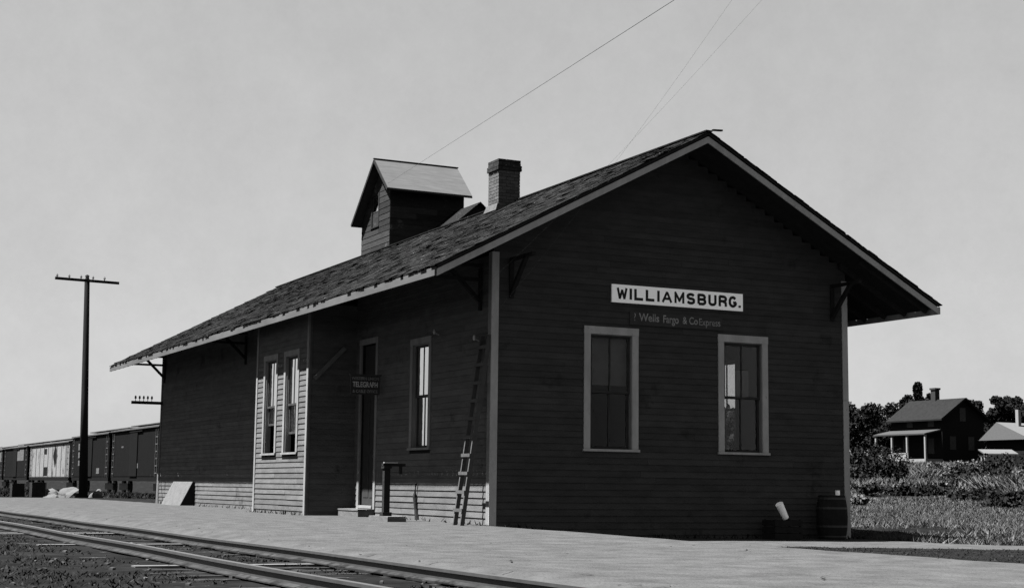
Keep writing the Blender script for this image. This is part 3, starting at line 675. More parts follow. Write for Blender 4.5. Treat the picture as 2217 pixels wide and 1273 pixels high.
# ---------------------------------------------------------------- freight cars on the siding
def boxcar(y0, y1, x0, zt, m_body, label, marks=(), door=True):
    T = thing('boxcar', (x0+1.4, (y0+y1)/2, hz(x0, y0)), label, 'freight car', 'freight cars on the siding')
    x1 = x0+2.8; zf = .95; g = hz(x0, y0)
    m_ = MB(); m_.box((x0, y0, zf), (x1, y1, zt-.35))
    y = y0+.02
    while y < y1-.1:      # sheathing boards
        m_.box((x0-.02, y, zf+.05), (x0-.001, y+.19, zt-.40)); y += .21
    for yy in (y0-.02, y1+.02):
        m_.box((x0, min(yy, yy), zf), (x1, yy+.019, zt-.35))
    m_.build('body', m_body, T)
    m_ = MB(); xm = (x0+x1)/2
    m_.prism([(x0-.12, y0-.12, zt-.34), (x1+.12, y0-.12, zt-.34), (x1+.12, y0-.12, zt-.26), (xm, y0-.12, zt), (x0-.12, y0-.12, zt-.26)], (0, y1-y0+.24, 0)); m_.box((xm-.3, y0-.1, zt+.04), (xm+.3, y1+.1, zt+.09))
    m_.build('roof', 'carroof', T)
    if door:
        ym = (y0+y1)/2; m_ = MB(); m_.box((x0-.08, ym-.95, zf+.05), (x0-.022, ym+.95, zt-.5)); m_.box((x0-.1, ym-2.2, zt-.49), (x0-.022, ym+1.1, zt-.42)); m_.build('door', m_body, T)
    m_ = MB(); m_.box((x0-.02, y0, zf-.22), (x1+.02, y1, zf-.001)); m_.build('sill', 'cardark', T)
    for yb in (y0+1.7, y1-1.7):
        for dy in (-.85, .85):
            m_ = MB(); m_.tube([(x0+.55, yb+dy, g+.55), (x0+.70, yb+dy, g+.55)], .42, 16); m_.build('wheel', 'iron', T)
        m_ = MB(); m_.box((x0+.4, yb-1.2, g+.35), (x0+.54, yb+1.2, g+.75)); m_.build('truck_frame', 'iron', T)
    for yl in (y0+.25, y1-.75):
        m_ = MB(); m_.box((x0-.07, yl, zf), (x0-.05, yl+.04, zt-.4)); m_.box((x0-.07, yl+.46, zf), (x0-.05, yl+.5, zt-.4))
        for q_ in range(6): m_.box((x0-.066, yl+.041, zf+.2+q_*.4), (x0-.054, yl+.459, zf+.24+q_*.4))
        m_.build('ladder', 'roughwood', T)
    if door is False:
        for q_ in range(9): m_ = MB(); yq = y0+1.2+q_*(y1-y0-2.4)/8; m_.box((x0-.045, yq, zf+.02), (x0-.022, yq+.09, zt-.42)); m_.build('rib', 'paintcar', T)
    fr = Fr((x0-.024, 0, 0), -uy, -ux)
    for (yc, zc_, txt, sz, mm) in marks:
        if txt == '#diamond':
            m_ = MB(); m_.prism([(x0-.03, yc-sz, zc_), (x0-.03, yc, zc_-sz*.95), (x0-.03, yc+sz, zc_), (x0-.03, yc, zc_+sz*.95)], (-.005, 0, 0)); m_.build('emblem', mm, T)
        elif txt == '#panel':
            m_ = MB(); m_.box((x0-.035, yc-sz, zc_-sz*.4), (x0-.024, yc+sz, zc_+sz*.4)); m_.build('panel', mm, T)
        else: text_mesh('lettering', txt, sz, Fr((x0-.03, yc, zc_), -uy, -ux), T, mm, bold=.02)
    return T
boxcar(60.6, 73.0, 8.6, 4.05, 'cardark', 'nearest dark boxcar, half hidden by the far corner of the depot', [(70.0, 2.9, '....', .6, 'paintcar'), (66, 1.6, '#panel', .35, 'paintcar')])
boxcar(73.9, 86.2, 8.6, 4.0, 'cardark', 'dark boxcar right behind the telegraph pole', [(83.5, 3.0, '#panel', .55, 'paintcar'), (83.5, 2.45, '#panel', .5, 'paintcar'), (83.5, 1.9, '#panel', .45, 'paintcar'), (77.2, 1.35, '#panel', .45, 'paintcar')])
boxcar(87.5, 104.5, 8.6, 3.75, 'carwhite', 'pale white refrigerator car left of the telegraph pole', [(93.0, 2.5, '#diamond', .9, 'cardark'), (97.2, 2.9, '#panel', .5, 'cardark'), (97.0, 1.4, '#panel', .8, 'cardark')], door=False)
boxcar(105.8, 118.5, 8.6, 3.75, 'cardark', 'dark boxcar left of the pale one, with a light sign panel', [(109.5, 3.0, '#panel', 1.7, 'paintcar')])
boxcar(119.6, 132, 8.6, 3.7, 'cardark', 'farthest dark boxcar, cut off by the left edge of the photo', [(122, 3.0, '#panel', 1.7, 'paintcar')])

# things lying beyond the platform end
def lump(cx, cy, rx, ry, rz, seed, label):
    bm = bmesh.new(); bmesh.ops.create_icosphere(bm, subdivisions=3, radius=1)
    z = hz(cx, cy)
    for v in bm.verts:
        f = 1+.45*mnoise.noise(v.co*1.3+Vector((seed, 0, 0))); v.co = Vector((v.co.x*rx*f, v.co.y*ry*f, max(-.05, v.co.z*rz*f)))
    me = bpy.data.meshes.new('sack'); bm.to_mesh(me); bm.free(); me.materials.append(MATS['sack']); [setattr(v_, 'co', v_.co*1.35) for v_ in me.vertices]
    o = bpy.data.objects.new('sack', me); COL.objects.link(o); o.location = (cx, cy, z); tag(o, label, 'sack', 'pale sacks on the ground beyond the platform')
lump(.1, 43.8, .42, .5, .24, 1, 'long pale sack lying below the boxcars, leftmost of the pile'); lump(.95, 44.0, .5, .45, .30, 4, 'largest pale sack in the middle of the pile')
lump(1.95, 43.5, .22, .25, .24, 7, 'small round pale sack on the right of the pile'); lump(-1.6, 50, .22, .25, .26, 9, 'pale sack alone near the left edge of the photo')
for (x, y, s, lab) in [(-1.15, 45.0, .55, 'dark box below the pale freight car, left of two'), (-.50, 43.8, .60, 'dark box below the pale freight car, right of two')]:
    z = hz(x, y); T = thing('box', (x, y, z), lab, 'box', 'dark boxes under the pale freight car')
    m_ = MB(); m_.box((x-s/2, y-s/2, z-.05), (x+s/2, y+s/2, z+s*1.05)); m_.build('case', 'darkwood', T)
    for a in (-1, 1): m_ = MB(); m_.box((x+a*s/2-.03*(a > 0)-.0, y-s/2-.025, z), (x+a*s/2+.03*(a < 0), y-s/2-.002, z+s*1.05)); m_.build('batten', 'roughwood', T)

# ---------------------------------------------------------------- grain elevator behind
T = thing('grain_elevator', (19.5, 48, hz(19.5, 48)), 'tall wooden grain elevator with a pale roofed cupola behind the depot roof', 'elevator')
def board_wall(mb, o, u, n, ln, z0, z1, holes=(), clip=None, seed=1): siding(mb, o, u, n, ln, z0, z1, holes, exp=.30, clip=clip, seed=seed)
ex0, ex1, ey0, ey1 = 16.05, 20.05, 45.8, 49.7
m_ = MB(); m_.box((ex0+.02, ey0+.02, 8), (ex1-.02, ey1-.02, 14.2))
ry, rz_, sl = 46.95, 16.9, .93
m_.prism([(ex0+.03, ey0+.02, 14), (ex0+.03, ey1-.02, 14), (ex0+.03, ey1-.02, rz_-sl*(ey1-ry)-.1), (ex0+.03, ry, rz_-.12), (ex0+.03, ey0+.02, rz_-sl*(ry-ey0)-.1)], (ex1-ex0-.06, 0, 0))
board_wall(m_, (ex0, ey0, 0), ux, -uy, ex1-ex0, 10.5, 15.75, seed=21)
def ec(z):
    a, b = 0, ey1-ey0
    if z > rz_-sl*(ry-ey0)-.35: a = (z+.35-(rz_-sl*(ry-ey0)))/sl
    if z > rz_-sl*(ey1-ry)-.35: b = ey1-ey0-(z+.35-(rz_-sl*(ey1-ry)))/sl
    return (ey1-ey0-b, ey1-ey0-a)
board_wall(m_, (ex0, ey1, 0), -uy, -ux, ey1-ey0, 10.5, 16.6, [(ey1-48.35, ey1-47.25, 13.55, 15.3)], clip=ec, seed=22)
board_wall(m_, (ex1, ey0, 0), uy, ux, ey1-ey0, 11, 13.2, seed=23)
m_.build('cupola_wall', 'elevwall', T)
m_ = MB(); xo = .45; xr_ = .12
for yy, e in ((45.05, -1), (50.05, 1)):
    ze_ = rz_ - sl*abs(yy-ry)
    m_.hexa([(ex0-xo, yy, ze_-.06), (ex1+xr_, yy, ze_-.06), (ex1+xr_, ry, rz_-.06), (ex0-xo, ry, rz_-.06), (ex0-xo, yy, ze_), (ex1+xr_, yy, ze_), (ex1+xr_, ry, rz_), (ex0-xo, ry, rz_)])
    m_.beam((ex0-xo-.02, yy, ze_-.08), (ex0-xo-.02, ry, rz_-.08), .04, .14, mi=1)
    m_.box((ex0-xo, yy-.02, ze_-.12), (ex1+xr_, yy+.02, ze_-.061), 1)
m_.box((ex0-xo-.06, ry-.06, rz_-.0), (ex1+xr_+.04, ry+.06, rz_+.04), 1)
m_.build('cupola_roof', ['elevroof', 'darkwood'], T)
window(T, Fr((ex0, 0, 0), -uy, -ux), -48.35, -47.25, 13.55, 15.3, cw=.12, sunk=.05, trim='darkwood', muntin=False)
# main body: gable end towards the camera
m_ = MB(); bx0, bx1, by0, by1, bxr, bzr, bs = 16.2, 22.9, 43.0, 53.0, 19.55, 14.4, .86
m_.prism([(bx0, by0, -.5), (bx1, by0, -.5), (bx1, by0, bzr-bs*(bx1-bxr)-.1), (bxr, by0, bzr-.1), (bx0, by0, bzr-bs*(bxr-bx0)-.1)], (0, by1-by0, 0))
board_wall(m_, (bx0, by0, 0), ux, -uy, bx1-bx0, 8.0, 14.2, clip=lambda z: (0, bx1-bx0) if z < 11.2 else ((z+.25-11.5)/bs, bx1-bx0-(z+.25-11.5)/bs), seed=31)
m_.build('body_wall', 'elevwall', T)
m_ = MB()
for xe in (bx0-.3, bx1+.3):
    ze_ = bzr - bs*abs(xe-bxr)
    m_.hexa([(xe, by0-.3, ze_-.08), (bxr, by0-.3, bzr-.08), (bxr, by1+.3, bzr-.08), (xe, by1+.3, ze_-.08), (xe, by0-.3, ze_), (bxr, by0-.3, bzr), (bxr, by1+.3, bzr), (xe, by1+.3, ze_)])
m_.build('body_roof', 'shingle', T)

# ---------------------------------------------------------------- vegetation builders
def leaves_mesh(name, centers, size, mt, parent=None, origin=(0, 0, 0), seed=1, flat=.5, tall=1.0):
    r = np.random.RandomState(seed); n = len(centers); c = np.asarray(centers)
    a = r.normal(size=(n, 3)); a /= np.linalg.norm(a, axis=1)[:, None]
    b = np.cross(a, r.normal(size=(n, 3))); b /= np.linalg.norm(b, axis=1)[:, None]
    b[:, 2] *= tall
    s = (size*r.uniform(.5, 1.3, n))[:, None]
    V = np.stack([c-a*s*.5-b*s*.25, c+a*s*.1-b*s*.55, c+a*s*.6, c+a*s*.05+b*s*.5], 1).reshape(-1, 3)
    off = np.array(root_of(parent).location) if parent else np.array(origin)
    V = V - off
    F = np.arange(4*n).reshape(-1, 4)
    me = bpy.data.meshes.new(name); me.from_pydata(V.tolist(), [], F.tolist()); me.materials.append(MATS[mt])
    o = bpy.data.objects.new(name, me); COL.objects.link(o)
    if parent: o.parent = parent
    else: o.location = off
    return o
def tree(x, y, ht, rad, label, seed, mt='leaf', n=2600, name='tree', spiky=0.0, size=.42):
    z = hz(x, y); T = thing(name, (x, y, z), label, 'tree', 'trees on the rise at the right')
    r = np.random.RandomState(seed); m_ = MB()
    m_.tube([(x, y, z-.3), (x+.1, y, z+ht*.35), (x+.05, y+.1, z+ht*.8)], [ht*.035, ht*.025, ht*.008], 8)
    cl = []
    for k in range(14):
        t = r.uniform(.25, 1.0); rr = rad*(1-.75*max(0, t-.45)/.55)*r.uniform(.35, .85) if not spiky else rad*(1-t)*r.uniform(.3, .9)
        a = r.uniform(0, 2*math.pi); c = np.array([x+rr*math.cos(a), y+rr*math.sin(a), z+ht*t*.92])
        cl.append((c, rad*r.uniform(.28, .5)*(1-.4*t)))
        m_.tube([(x+.07, y, z+ht*t*.55), tuple(c)], [ht*.010, ht*.003], 5)
    m_.build('trunk', 'bark', T)
    P = []
    for c, s in cl:
        k = n//14; d = r.normal(size=(k, 3)); d /= np.linalg.norm(d, axis=1)[:, None]
        P.append(c + d*(s*r.uniform(.55, 1.08, k)[:, None])*[1, 1, .8 + .6*spiky])
    leaves_mesh('crown', np.concatenate(P), size, mt, T, seed=seed)
def bush(x, y, ht, rad, label, seed, mt='leafmid', n=900, name='bush', size=.3, group='bushes and brush in the field'):
    z = hz(x, y); r = np.random.RandomState(seed); P = []
    for k in range(16):
        a = r.uniform(0, 2*math.pi); q = r.uniform(0, 1.0)**.6*rad; c = np.array([x+q*math.cos(a), y+q*math.sin(a), z+ht*r.uniform(.1, .8)*(1-.4*q/rad)]); s = rad*r.uniform(.10, .34)
        d = r.normal(size=(n//16, 3)); d /= np.linalg.norm(d, axis=1)[:, None]
        P.append(c + d*r.uniform(.2, 1.15, n//16)[:, None]*[s, s, ht*r.uniform(.16, .42)])
    P = np.concatenate(P); P = P[P[:, 2] > z-.1]
    o = leaves_mesh(name, P, size, mt, None, (x, y, z), seed=seed); tag(o, label, 'bush', group)
def blades(name, pts, hts, wd, mt, seed=1, lean=.35):
    r = np.random.RandomState(seed); n = len(pts); a = r.uniform(0, 2*np.pi, n); p = np.asarray(pts)
    d = np.stack([np.cos(a), np.sin(a), np.zeros(n)], 1)*np.asarray(wd).reshape(-1, 1)*.5
    l = r.normal(size=(n, 3))*lean; l[:, 2] = 1; t = l*np.asarray(hts)[:, None]
    V = np.stack([p-d, p+d, p+t*.6+d*.7, p+t, p+t*.6-d*.7], 1).reshape(-1, 3)
    F = np.arange(5*n).reshape(-1, 5)
    me = bpy.data.meshes.new(name); me.from_pydata(V.tolist(), [], F.tolist()); me.materials.append(MATS[mt])
    o = bpy.data.objects.new(name, me); COL.objects.link(o); return o
# polar placement as seen from the photographer's stand (distance, bearing in metres on the land)
def at(px, dist):
    al = math.atan((px-1108.5)/3320.95)+yaw; dd = dist/math.cos(al-yaw)
    return CAM.x+dd*math.sin(al), CAM.y+dd*math.cos(al)

# weeds at the near left, beside and between the rails
r = np.random.RandomState(5)
def field(n, box, dens=None):
    P = np.stack([r.uniform(box[0], box[1], n), r.uniform(box[2], box[3], n)], 1)
    k = np.array([mnoise.noise(Vector((a*.7, b*.7, 0)))+.5*mnoise.noise(Vector((a*2.3, b*2.3, 5))) for a, b in P])
    P = P[k > (dens if dens is not None else -.1)]
    return np.column_stack([P, h(P[:, 0], P[:, 1])-.01])
P = field(90000, (-14, -7.55, -17, 40), -.12); hh = r.uniform(.01, .05, len(P)); tag(blades('weeds', P, hh, r.uniform(.006, .028, len(P)), 'weed', 3, .9), kind='stuff', label='low dark weeds in the dirt left of the track', cat='weeds')
P = field(9000, (-7.1, -5.85, -18, 30), .1); hh = r.uniform(.015, .05, len(P)); tag(blades('track_weeds', P, hh, r.uniform(.01, .03, len(P)), 'weed', 4, .9), kind='stuff', label='sparse low weeds and litter between the rails', cat='weeds')
P = np.stack([r.uniform(-9, 11, 26000), r.uniform(45.5, 120, 26000)], 1); P = np.column_stack([P, h(P[:, 0], P[:, 1])-.02])
tag(blades('siding_weeds', P, r.uniform(.05, .30, len(P)), r.uniform(.03, .08, len(P)), 'leaf', 9, 1.0), kind='stuff', label='dark rank weeds between the platform end and the freight cars', cat='weeds')
# chips and stones
m_ = MB()
for k in range(1700):
    if k < 900: x, y = r.uniform(-12, -5.8), r.uniform(-16, 25)
    else: x, y = r.uniform(-5.4, 6), r.uniform(-16, 20)
    if k >= 900 and y > -1 and x > 0: continue
    s = r.uniform(.008, .03) if k < 900 else r.uniform(.006, .016); z = hz(x, y)+.012
    a = [Vector((x+s*r.uniform(.6, 1.4)*math.cos(t), y+s*r.uniform(.6, 1.4)*math.sin(t), z-.01)) for t in (0, 1.5, 3.1, 4.6)]
    m_.hexa(a + [v+Vector((0, 0, s*r.uniform(.5, 1))) for v in a])
tag(m_.build('stones', 'stone'), kind='stuff', label='small stones and chips scattered on dirt and cinders', cat='stones')
m_ = MB()
for (x, y, ln, a) in [(-5.35, -14.1, .5, 1.1), (-5.2, -13.7, .25, .4), (-5.4, -11.6, .28, 1.2), (-5.38, -9.9, .3, 1.3), (-5.4, -8.2, .22, 1.1), (-4.9, -12.4, .5, .1), (-4.6, -10.2, .6, .05), (-4.0, -9.0, .5, .0), (-2.6, -7.5, .6, .9), (-1.0, -8.9, .7, 1.2), (1.0, -10.4, .5, 1.3), (-3.3, -13.5, .6, .5)]:
    q = Vector((x, y, 0)); aa = a
    for i in range(5):
        aa += r.uniform(-.5, .5); q2 = q+Vector((math.sin(aa), math.cos(aa), 0))*ln/5; wv = .012*(1-i/6)
        n_ = Vector((math.cos(aa), -math.sin(aa), 0))*wv
        m_.face([(c.x, c.y, hz(c.x, c.y)+.024) for c in (q-n_, q+n_, q2+n_*.8, q2-n_*.8)]); q = q2
tag(m_.build('cracks', 'tie'), kind='stuff', label='dark cracks in the crusted cinders along the platform edge', cat='cracks')
Pw = [( -.05-abs(r.normal())*.10, y) for y in r.uniform(0, 24, 230)] + [(-DB-.04-abs(r.normal())*.08, y) for y in r.uniform(YB0, YB1, 80)] + [(x, -.06-abs(r.normal())*.12) for x in r.uniform(.2, 8, 300)]
Pw = np.array(Pw); Pw = Pw[~((Pw[:, 1] > YB0) & (Pw[:, 1] < YB1) & (Pw[:, 0] > -DB))]; Pw = np.column_stack([Pw, h(Pw[:, 0], Pw[:, 1])+.005])
tag(blades('wall_weeds', Pw, r.uniform(.03, .12, len(Pw)), r.uniform(.01, .03, len(Pw)), 'weed', 15, .5), kind='stuff', label='thin weeds growing along the foot of the depot walls', cat='weeds')
# dark grass strip on the cinders right of the gable
strip = [(1.3, -4.35), (2.4, -4.3), (3.4, -4.35), (4.1, -4.6), (6.8, -5.5), (12, -7.6), (14, -14), (6.0, -14.5), (1.31, -11.1), (1.16, -9.55), (1.3, -8.06), (1.44, -6.61), (1.43, -5.4)]
def inpoly(x, y, poly):
    c = False; j = len(poly)-1
    for i in range(len(poly)):
        xi, yi = poly[i]; xj, yj = poly[j]
        if (yi > y) != (yj > y) and x < (xj-xi)*(y-yi)/(yj-yi)+xi: c = not c
        j = i
    return c
m_ = MB(); cells = {}
for i in range(int(13.5/.15)):
    for j in range(int(11/.15)):
        x = 1+i*.15; y = -15+j*.15
        e = .25*mnoise.noise(Vector((x*1.7, y*1.7, 2)))
        if inpoly(x+.07+e, y+.07+e, strip):
            m_.face([(a, b, hz(a, b)+.026+.006*mnoise.noise(Vector((a*3, b*3, 2)))) for a, b in ((x, y), (x+.15, y), (x+.15, y+.15), (x, y+.15))])
tag(m_.build('grass_strip', 'dirt'), kind='structure')
n = 26000; P = np.stack([r.uniform(1, 14, n), r.uniform(-14.5, -4.2, n)], 1)
e = np.array([.25*mnoise.noise(Vector((a*1.7, b*1.7, 2))) for a, b in P]); ok = np.array([inpoly(a+q, b+q, strip) for (a, b), q in zip(P, e)]); P = P[ok]
P = np.column_stack([P, h(P[:, 0], P[:, 1])]); tag(blades('grass', P, r.uniform(.015, .06, len(P)), r.uniform(.01, .025, len(P)), 'weed', 6, 1.0), kind='stuff', label='short dark grass growing on the strip before the gable', cat='grass')
# dry field grass at the right
n = 230000; dist = 29+ (r.uniform(0, 1, n)**1.3)*75; pxs = np.where(r.uniform(0, 1, n) < .62, r.uniform(1790, 2300, n), r.uniform(1350, 2800, n))
al = np.arctan((pxs-1108.5)/3320.95)+yaw; dd = dist/np.cos(al-yaw); X = CAM.x+dd*np.sin(al); Y = CAM.y+dd*np.cos(al)
ok = (X > 7.95) & (Y > -2.5 + .15*(X-8)); X, Y, dist = X[ok], Y[ok], dist[ok]
k = np.array([mnoise.noise(Vector((a*.12, b*.12, 0)))+.5*mnoise.noise(Vector((a*.5, b*.5, 5))) for a, b in zip(X, Y)]); ok = k > -.22; X, Y, dist, k = X[ok], Y[ok], dist[ok], k[ok]
P = np.column_stack([X, Y, h(X, Y)-.02]); sc_ = dist/40
tag(blades('dry_grass', P, r.uniform(.05, .22, len(P))*(.7+.9*np.clip(k, 0, 1)), r.uniform(.012, .03, len(P))*sc_, 'drygrass', 8, .5), kind='stuff', label='tall pale dry grass in the field right of the depot', cat='grass')

n = 90000; dist = r.uniform(78, 150, n); pxs = np.where(r.uniform(0, 1, n) < .62, r.uniform(1790, 2300, n), r.uniform(1350, 2800, n))
al = np.arctan((pxs-1108.5)/3320.95)+yaw; dd = dist/np.cos(al-yaw); X = CAM.x+dd*np.sin(al); Y = CAM.y+dd*np.cos(al)
k = np.array([mnoise.noise(Vector((a*.10, b*.05, 0)))+.4*mnoise.noise(Vector((a*.4, b*.3, 5))) for a, b in zip(X, Y)]); ok = k > .02; X, Y = X[ok], Y[ok]
P = np.column_stack([X, Y, h(X, Y)-.02])
tag(blades('dry_grass', P, r.uniform(.15, .6, len(P)), r.uniform(.05, .12, len(P)), 'brush', 12, .6), kind='stuff', label='pale dry grass in patches on the slope below the houses', cat='grass')
n = 42000; X = r.uniform(8.0, 30, n); Y = r.uniform(-3.2, 16, n); ok = (Y > -2.6-.1*(X-8)-.3*np.sin(X*2.1)) & (np.array([mnoise.noise(Vector((a*.45, b*.45, 21))) for a, b in zip(X, Y)]) > -.12); X, Y = X[ok], Y[ok]
P = np.column_stack([X, Y, h(X, Y)-.02])
tag(blades('field_edge_grass', P, r.uniform(.03, .15, len(P)), r.uniform(.012, .03, len(P)), 'drygrass', 17, .7), kind='stuff', label='short dry grass beside the right wall of the depot', cat='grass')
P = []
rr = np.random.RandomState(77)
for q_ in range(150):
    p_ = rr.uniform(1150, 1815) if q_ < 90 else rr.uniform(2250, 2900); d_ = rr.uniform(195, 240); x, y = at(p_, d_); s_ = rr.uniform(2.2, 4.2); z = hz(x, y)
    d = rr.normal(size=(330, 3)); d /= np.linalg.norm(d, axis=1)[:, None]; P.append(np.array([x, y, z+rr.uniform(1.5, 5.0)]) + d*s_*rr.uniform(.5, 1.05, 330)[:, None]*[1, 1, .8])
tag(leaves_mesh('far_woods', np.concatenate(P), .8, 'leaf', seed=78), kind='stuff', label='distant dark woods along the horizon beyond the field', cat='woods')
for q_, (p0, p1, d0, d1, nn, sd_) in enumerate([(1838, 1885, 70, 95, 5000, 31), (1918, 2022, 84, 104, 16000, 32), (2060, 2130, 80, 100, 9000, 33), (2120, 2230, 70, 84, 7000, 34)]):
    rr = np.random.RandomState(sd_); dist = rr.uniform(d0, d1, nn); pxs = rr.uniform(p0, p1, nn)
    al = np.arctan((pxs-1108.5)/3320.95)+yaw; dd = dist/np.cos(al-yaw); X = CAM.x+dd*np.sin(al); Y = CAM.y+dd*np.cos(al)
    k = np.array([mnoise.noise(Vector((a*.22, b*.1, sd_))) for a, b in zip(X, Y)]); ok = k > -.08; P = np.column_stack([X[ok], Y[ok], h(X[ok], Y[ok])-.02])
    tag(blades('straw_heap', P, rr.uniform(.1, .75, len(P))*(.5+1.5*np.clip(k[ok]+.1, 0, 1)), rr.uniform(.04, .10, len(P)), 'brush', sd_, .75), kind='stuff', label='pale trampled straw and dead brush on the slope', cat='brush')
# ---------------------------------------------------------------- house on the rise
X, Y0h, Y1h, X2 = 99.5, 100.0, 108.0, 105.2
zh = 3.95
T = thing('house', (102.3, 104, hz(102.3, 104)), 'dark two storey farmhouse with a pale porch roof on the rise', 'house')
m_ = MB(); zb_ = hz(99, 100)-1.5
m_.prism([(X, Y0h, zb_), (X2, Y0h, zb_), (X2, Y0h, 8.3), ((X+X2)/2, Y0h, 10.25), (X, Y0h, 8.3)], (0, Y1h-Y0h, 0)); m_.build('wall', 'housewall', T)
m_ = MB(); xm = (X+X2)/2
for xe in (X-.5, X2+.5):
    ze_ = 10.45-(10.45-8.15)*abs(xe-xm)/(xm-X+.5)
    m_.hexa([(xe, Y0h-.5, ze_-.15), (xm, Y0h-.5, 10.3), (xm, Y1h+.3, 10.3), (xe, Y1h+.3, ze_-.15), (xe, Y0h-.5, ze_), (xm, Y0h-.5, 10.45), (xm, Y1h+.3, 10.45), (xe, Y1h+.3, ze_)])
m_.build('roof', 'houseroof', T)
m_ = MB(); m_.box((xm-.3, 103.8, 10.2), (xm+.3, 104.5, 11.5)); m_.box((xm-.38, 103.7, 11.5), (xm+.38, 104.6, 11.7)); m_.build('chimney', 'brick_dark', T)
m_ = MB(); m_.hexa([(X-2.3, Y0h+.1, 6.50), (X-.02, Y0h+.1, 6.95), (X-.02, Y1h+.2, 6.95), (X-2.3, Y1h+.2, 6.50), (X-2.3, Y0h+.1, 6.64), (X-.02, Y0h+.1, 7.12), (X-.02, Y1h+.2, 7.12), (X-2.3, Y1h+.2, 6.64)]); m_.build('porch_roof', 'porchroof', T)
for yy in (100.2, 103.0, 105.4, 108.0):
    m_ = MB(); m_.box((X-2.2, yy-.1, 4.0), (X-2.0, yy+.1, 6.5)); m_.build('porch_post', 'housetrim', T)
m_ = MB(); m_.box((X-2.3, Y0h, 3.6), (X-.02, Y1h, 4.0)); m_.box((X-2.2, 102.8, 4.55), (X-2.1, 108, 4.65)); m_.box((X-2.2, 102.8, 4.05), (X-2.15, 108, 4.5), 0); m_.build('porch_railing', 'housetrim', T)
for (a, c) in ((1.2, 7.4), (4.5, 7.4), (1.2, 4.6), (5.2, 4.6)):
    m_ = MB(); m_.box((X-.05, Y0h+a, c), (X-.01, Y0h+a+.9, c+1.0 if c > 7 else c+1.6)); m_.build('window', 'sash', T)
for (a, c) in ((1.0, 5.0), (3.5, 5.0), (2.4, 8.0)):
    m_ = MB(); m_.box((X+a, Y0h-.05, c), (X+a+.8, Y0h-.01, c+1.4)); m_.build('window', 'sash', T)
m_ = MB(); m_.beam((X-.5, Y0h-.53, 8.1), (xm, Y0h-.53, 10.38), .05, .2); m_.beam((X2+.5, Y0h-.53, 8.1), (xm, Y0h-.53, 10.38), .05, .2); m_.build('rake_board', 'houseroof', T)
# low building with white roof
xa, ya = at(2128, 150); xa += 5.6; zw = hz(xa, ya)
T = thing('low_house', (xa+5, ya+2, zw), 'low building with pale roof and thin white chimney right of the farmhouse', 'house')
m_ = MB(); m_.box((xa+.5, ya, zw-1), (xa+12, ya+6, 5.9)); m_.build('wall', 'housewall', T)
m_ = MB(); m_.prism([(xa, ya-.6, 5.9), (xa, ya+6.6, 5.9), (xa, ya+4, 7.7)], (13, 0, 0)); m_.build('roof', 'whiteroof', T)
cx_ = xa+2.0; m_ = MB(); m_.box((cx_, ya+3, 6.9), (cx_+.38, ya+3.4, 9.0)); m_.build('chimney', 'housetrim', T)
xs_, ys_ = at(2130, 128)
T = thing('shed', (xs_, ys_, hz(xs_, ys_)), 'small open shed with a flat pale roof below the low building', 'shed')
zq = hz(xs_, ys_); m_ = MB(); m_.hexa([(xs_, ys_, zq+1.3), (xs_+2.4, ys_-1.4, zq+1.3), (xs_+3.6, ys_+.6, zq+1.7), (xs_+1.2, ys_+2, zq+1.7), (xs_, ys_, zq+1.4), (xs_+2.4, ys_-1.4, zq+1.4), (xs_+3.6, ys_+.6, zq+1.8), (xs_+1.2, ys_+2, zq+1.8)]); m_.build('roof', 'whiteroof', T)
for a, b in ((.15, .1), (2.3, -1.2), (1.3, 1.7), (3.3, .5)):
    m_ = MB(); m_.box((xs_+a, ys_+b, zq-.3), (xs_+a+.12, ys_+b+.12, zq+1.35)); m_.build('post', 'housetrim', T)

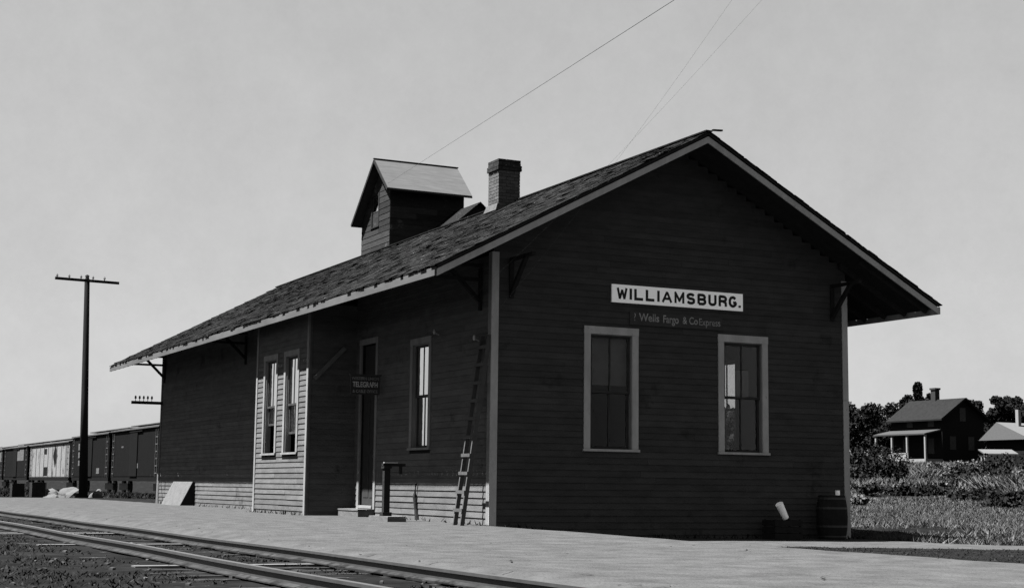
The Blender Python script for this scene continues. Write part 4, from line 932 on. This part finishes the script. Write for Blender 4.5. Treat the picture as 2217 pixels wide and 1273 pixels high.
# trees on the rise
TS = [(1800, 190, 9.5, 5.5, 'dark leafy tree just right of the depot corner'), (1850, 205, 9.3, 5.5, 'dark round tree right of the depot corner, second from it'), (1893, 190, 8.2, 4.5, 'dark tree in the gap between corner and farmhouse'),
      (1925, 215, 9.6, 5, 'dark tree just left of the farmhouse'), (1968, 180, 10.0, 2.6, 'ragged tall tree rising behind the left end of the farmhouse roof'), (1990, 188, 12.3, 2.4, 'tallest pointed tree rising behind the farmhouse roof'),
      (2016, 186, 10.8, 2.0, 'narrow tree behind the farmhouse chimney'), (2110, 215, 10.5, 5, 'dark tree behind the right gable of the farmhouse'), (2140, 225, 8.2, 4.5, 'low dark tree behind the thin white chimney'), (2165, 200, 10.6, 3.6, 'tall dark tree behind the pale roofed building'),
      (2195, 205, 11.2, 3.8, 'tallest dark tree behind the pale roofed building'), (2235, 200, 9.8, 4.5, 'dark tree cut by the right edge of the photo')]
for i, (p, d, ht, rd, lab) in enumerate(TS):
    x, y = at(p, d); z = hz(x, y); top = [868, 870, 880, 876, 848, 826, 840, 864, 878, 852, 850, 868][i]
    ht = .66+(1063-top)*d/3321-z; tree(x, y, max(ht, 2.5), rd, lab, 40+i, spiky=1 if i in (5, 6) else 0, n=5600, size=.3, mt='leaf')
BS = [(1868, 82, 3.6, 2.3, 'leafmid', 'big dark bush just right of the depot corner'), (1892, 88, 3.4, 2.0, 'leaf', 'dark bush beside the big one near the depot corner'), (1912, 96, 2.4, 1.5, 'leaf', 'dark bush below the porch of the farmhouse'),
      (1850, 120, 4.0, 2.5, 'leaf', 'dark bush behind the big bush at the corner'), (1905, 135, 3.6, 2.8, 'leaf', 'tall dark bush left of the porch'),
      (2005, 86, 1.0, 2.5, 'leafmid', 'low bush on the slope before the porch'), (2060, 104, 2.4, 2.4, 'brush', 'pale bush below the gable of the farmhouse'), (2040, 88, 1.3, 2.0, 'leafmid', 'dark low bush in the middle of the slope'),
      (2100, 92, 2.4, 1.3, 'brush', 'pale upright brush in the middle of the field'), (2085, 80, 1.4, 1.6, 'leafmid', 'dark bush before the pale upright brush'), (2150, 90, 2.6, 2.4, 'leafmid', 'broad bush below the open shed'),
      (2200, 98, 3.0, 2.8, 'leafmid', 'large bush at the right edge below the pale roof'), (2190, 78, 1.8, 2.2, 'brush', 'pale low brush at the right edge of the field'), (2130, 66, 1.0, 1.6, 'leafmid', 'low dark shrub near the track side of the field'),
      (1960, 72, 1.2, 2.5, 'leafmid', 'low dark shrub in front of the dry slope'), (1945, 110, .9, 2.0, 'brush', 'pale brush under the left porch post'), (1840, 62, .9, 1.0, 'brush', 'small pale brush against the depot corner'), (2215, 60, 1.3, 1.6, 'leafmid', 'small dark shrub at the right edge near the strip')]
for i, (p, d, ht, rd, mt_, lab) in enumerate(BS):
    x, y = at(p, d); bush(x, y, ht*.62, rd*.95, lab, 80+i, mt=mt_, n=3000, size=.14)
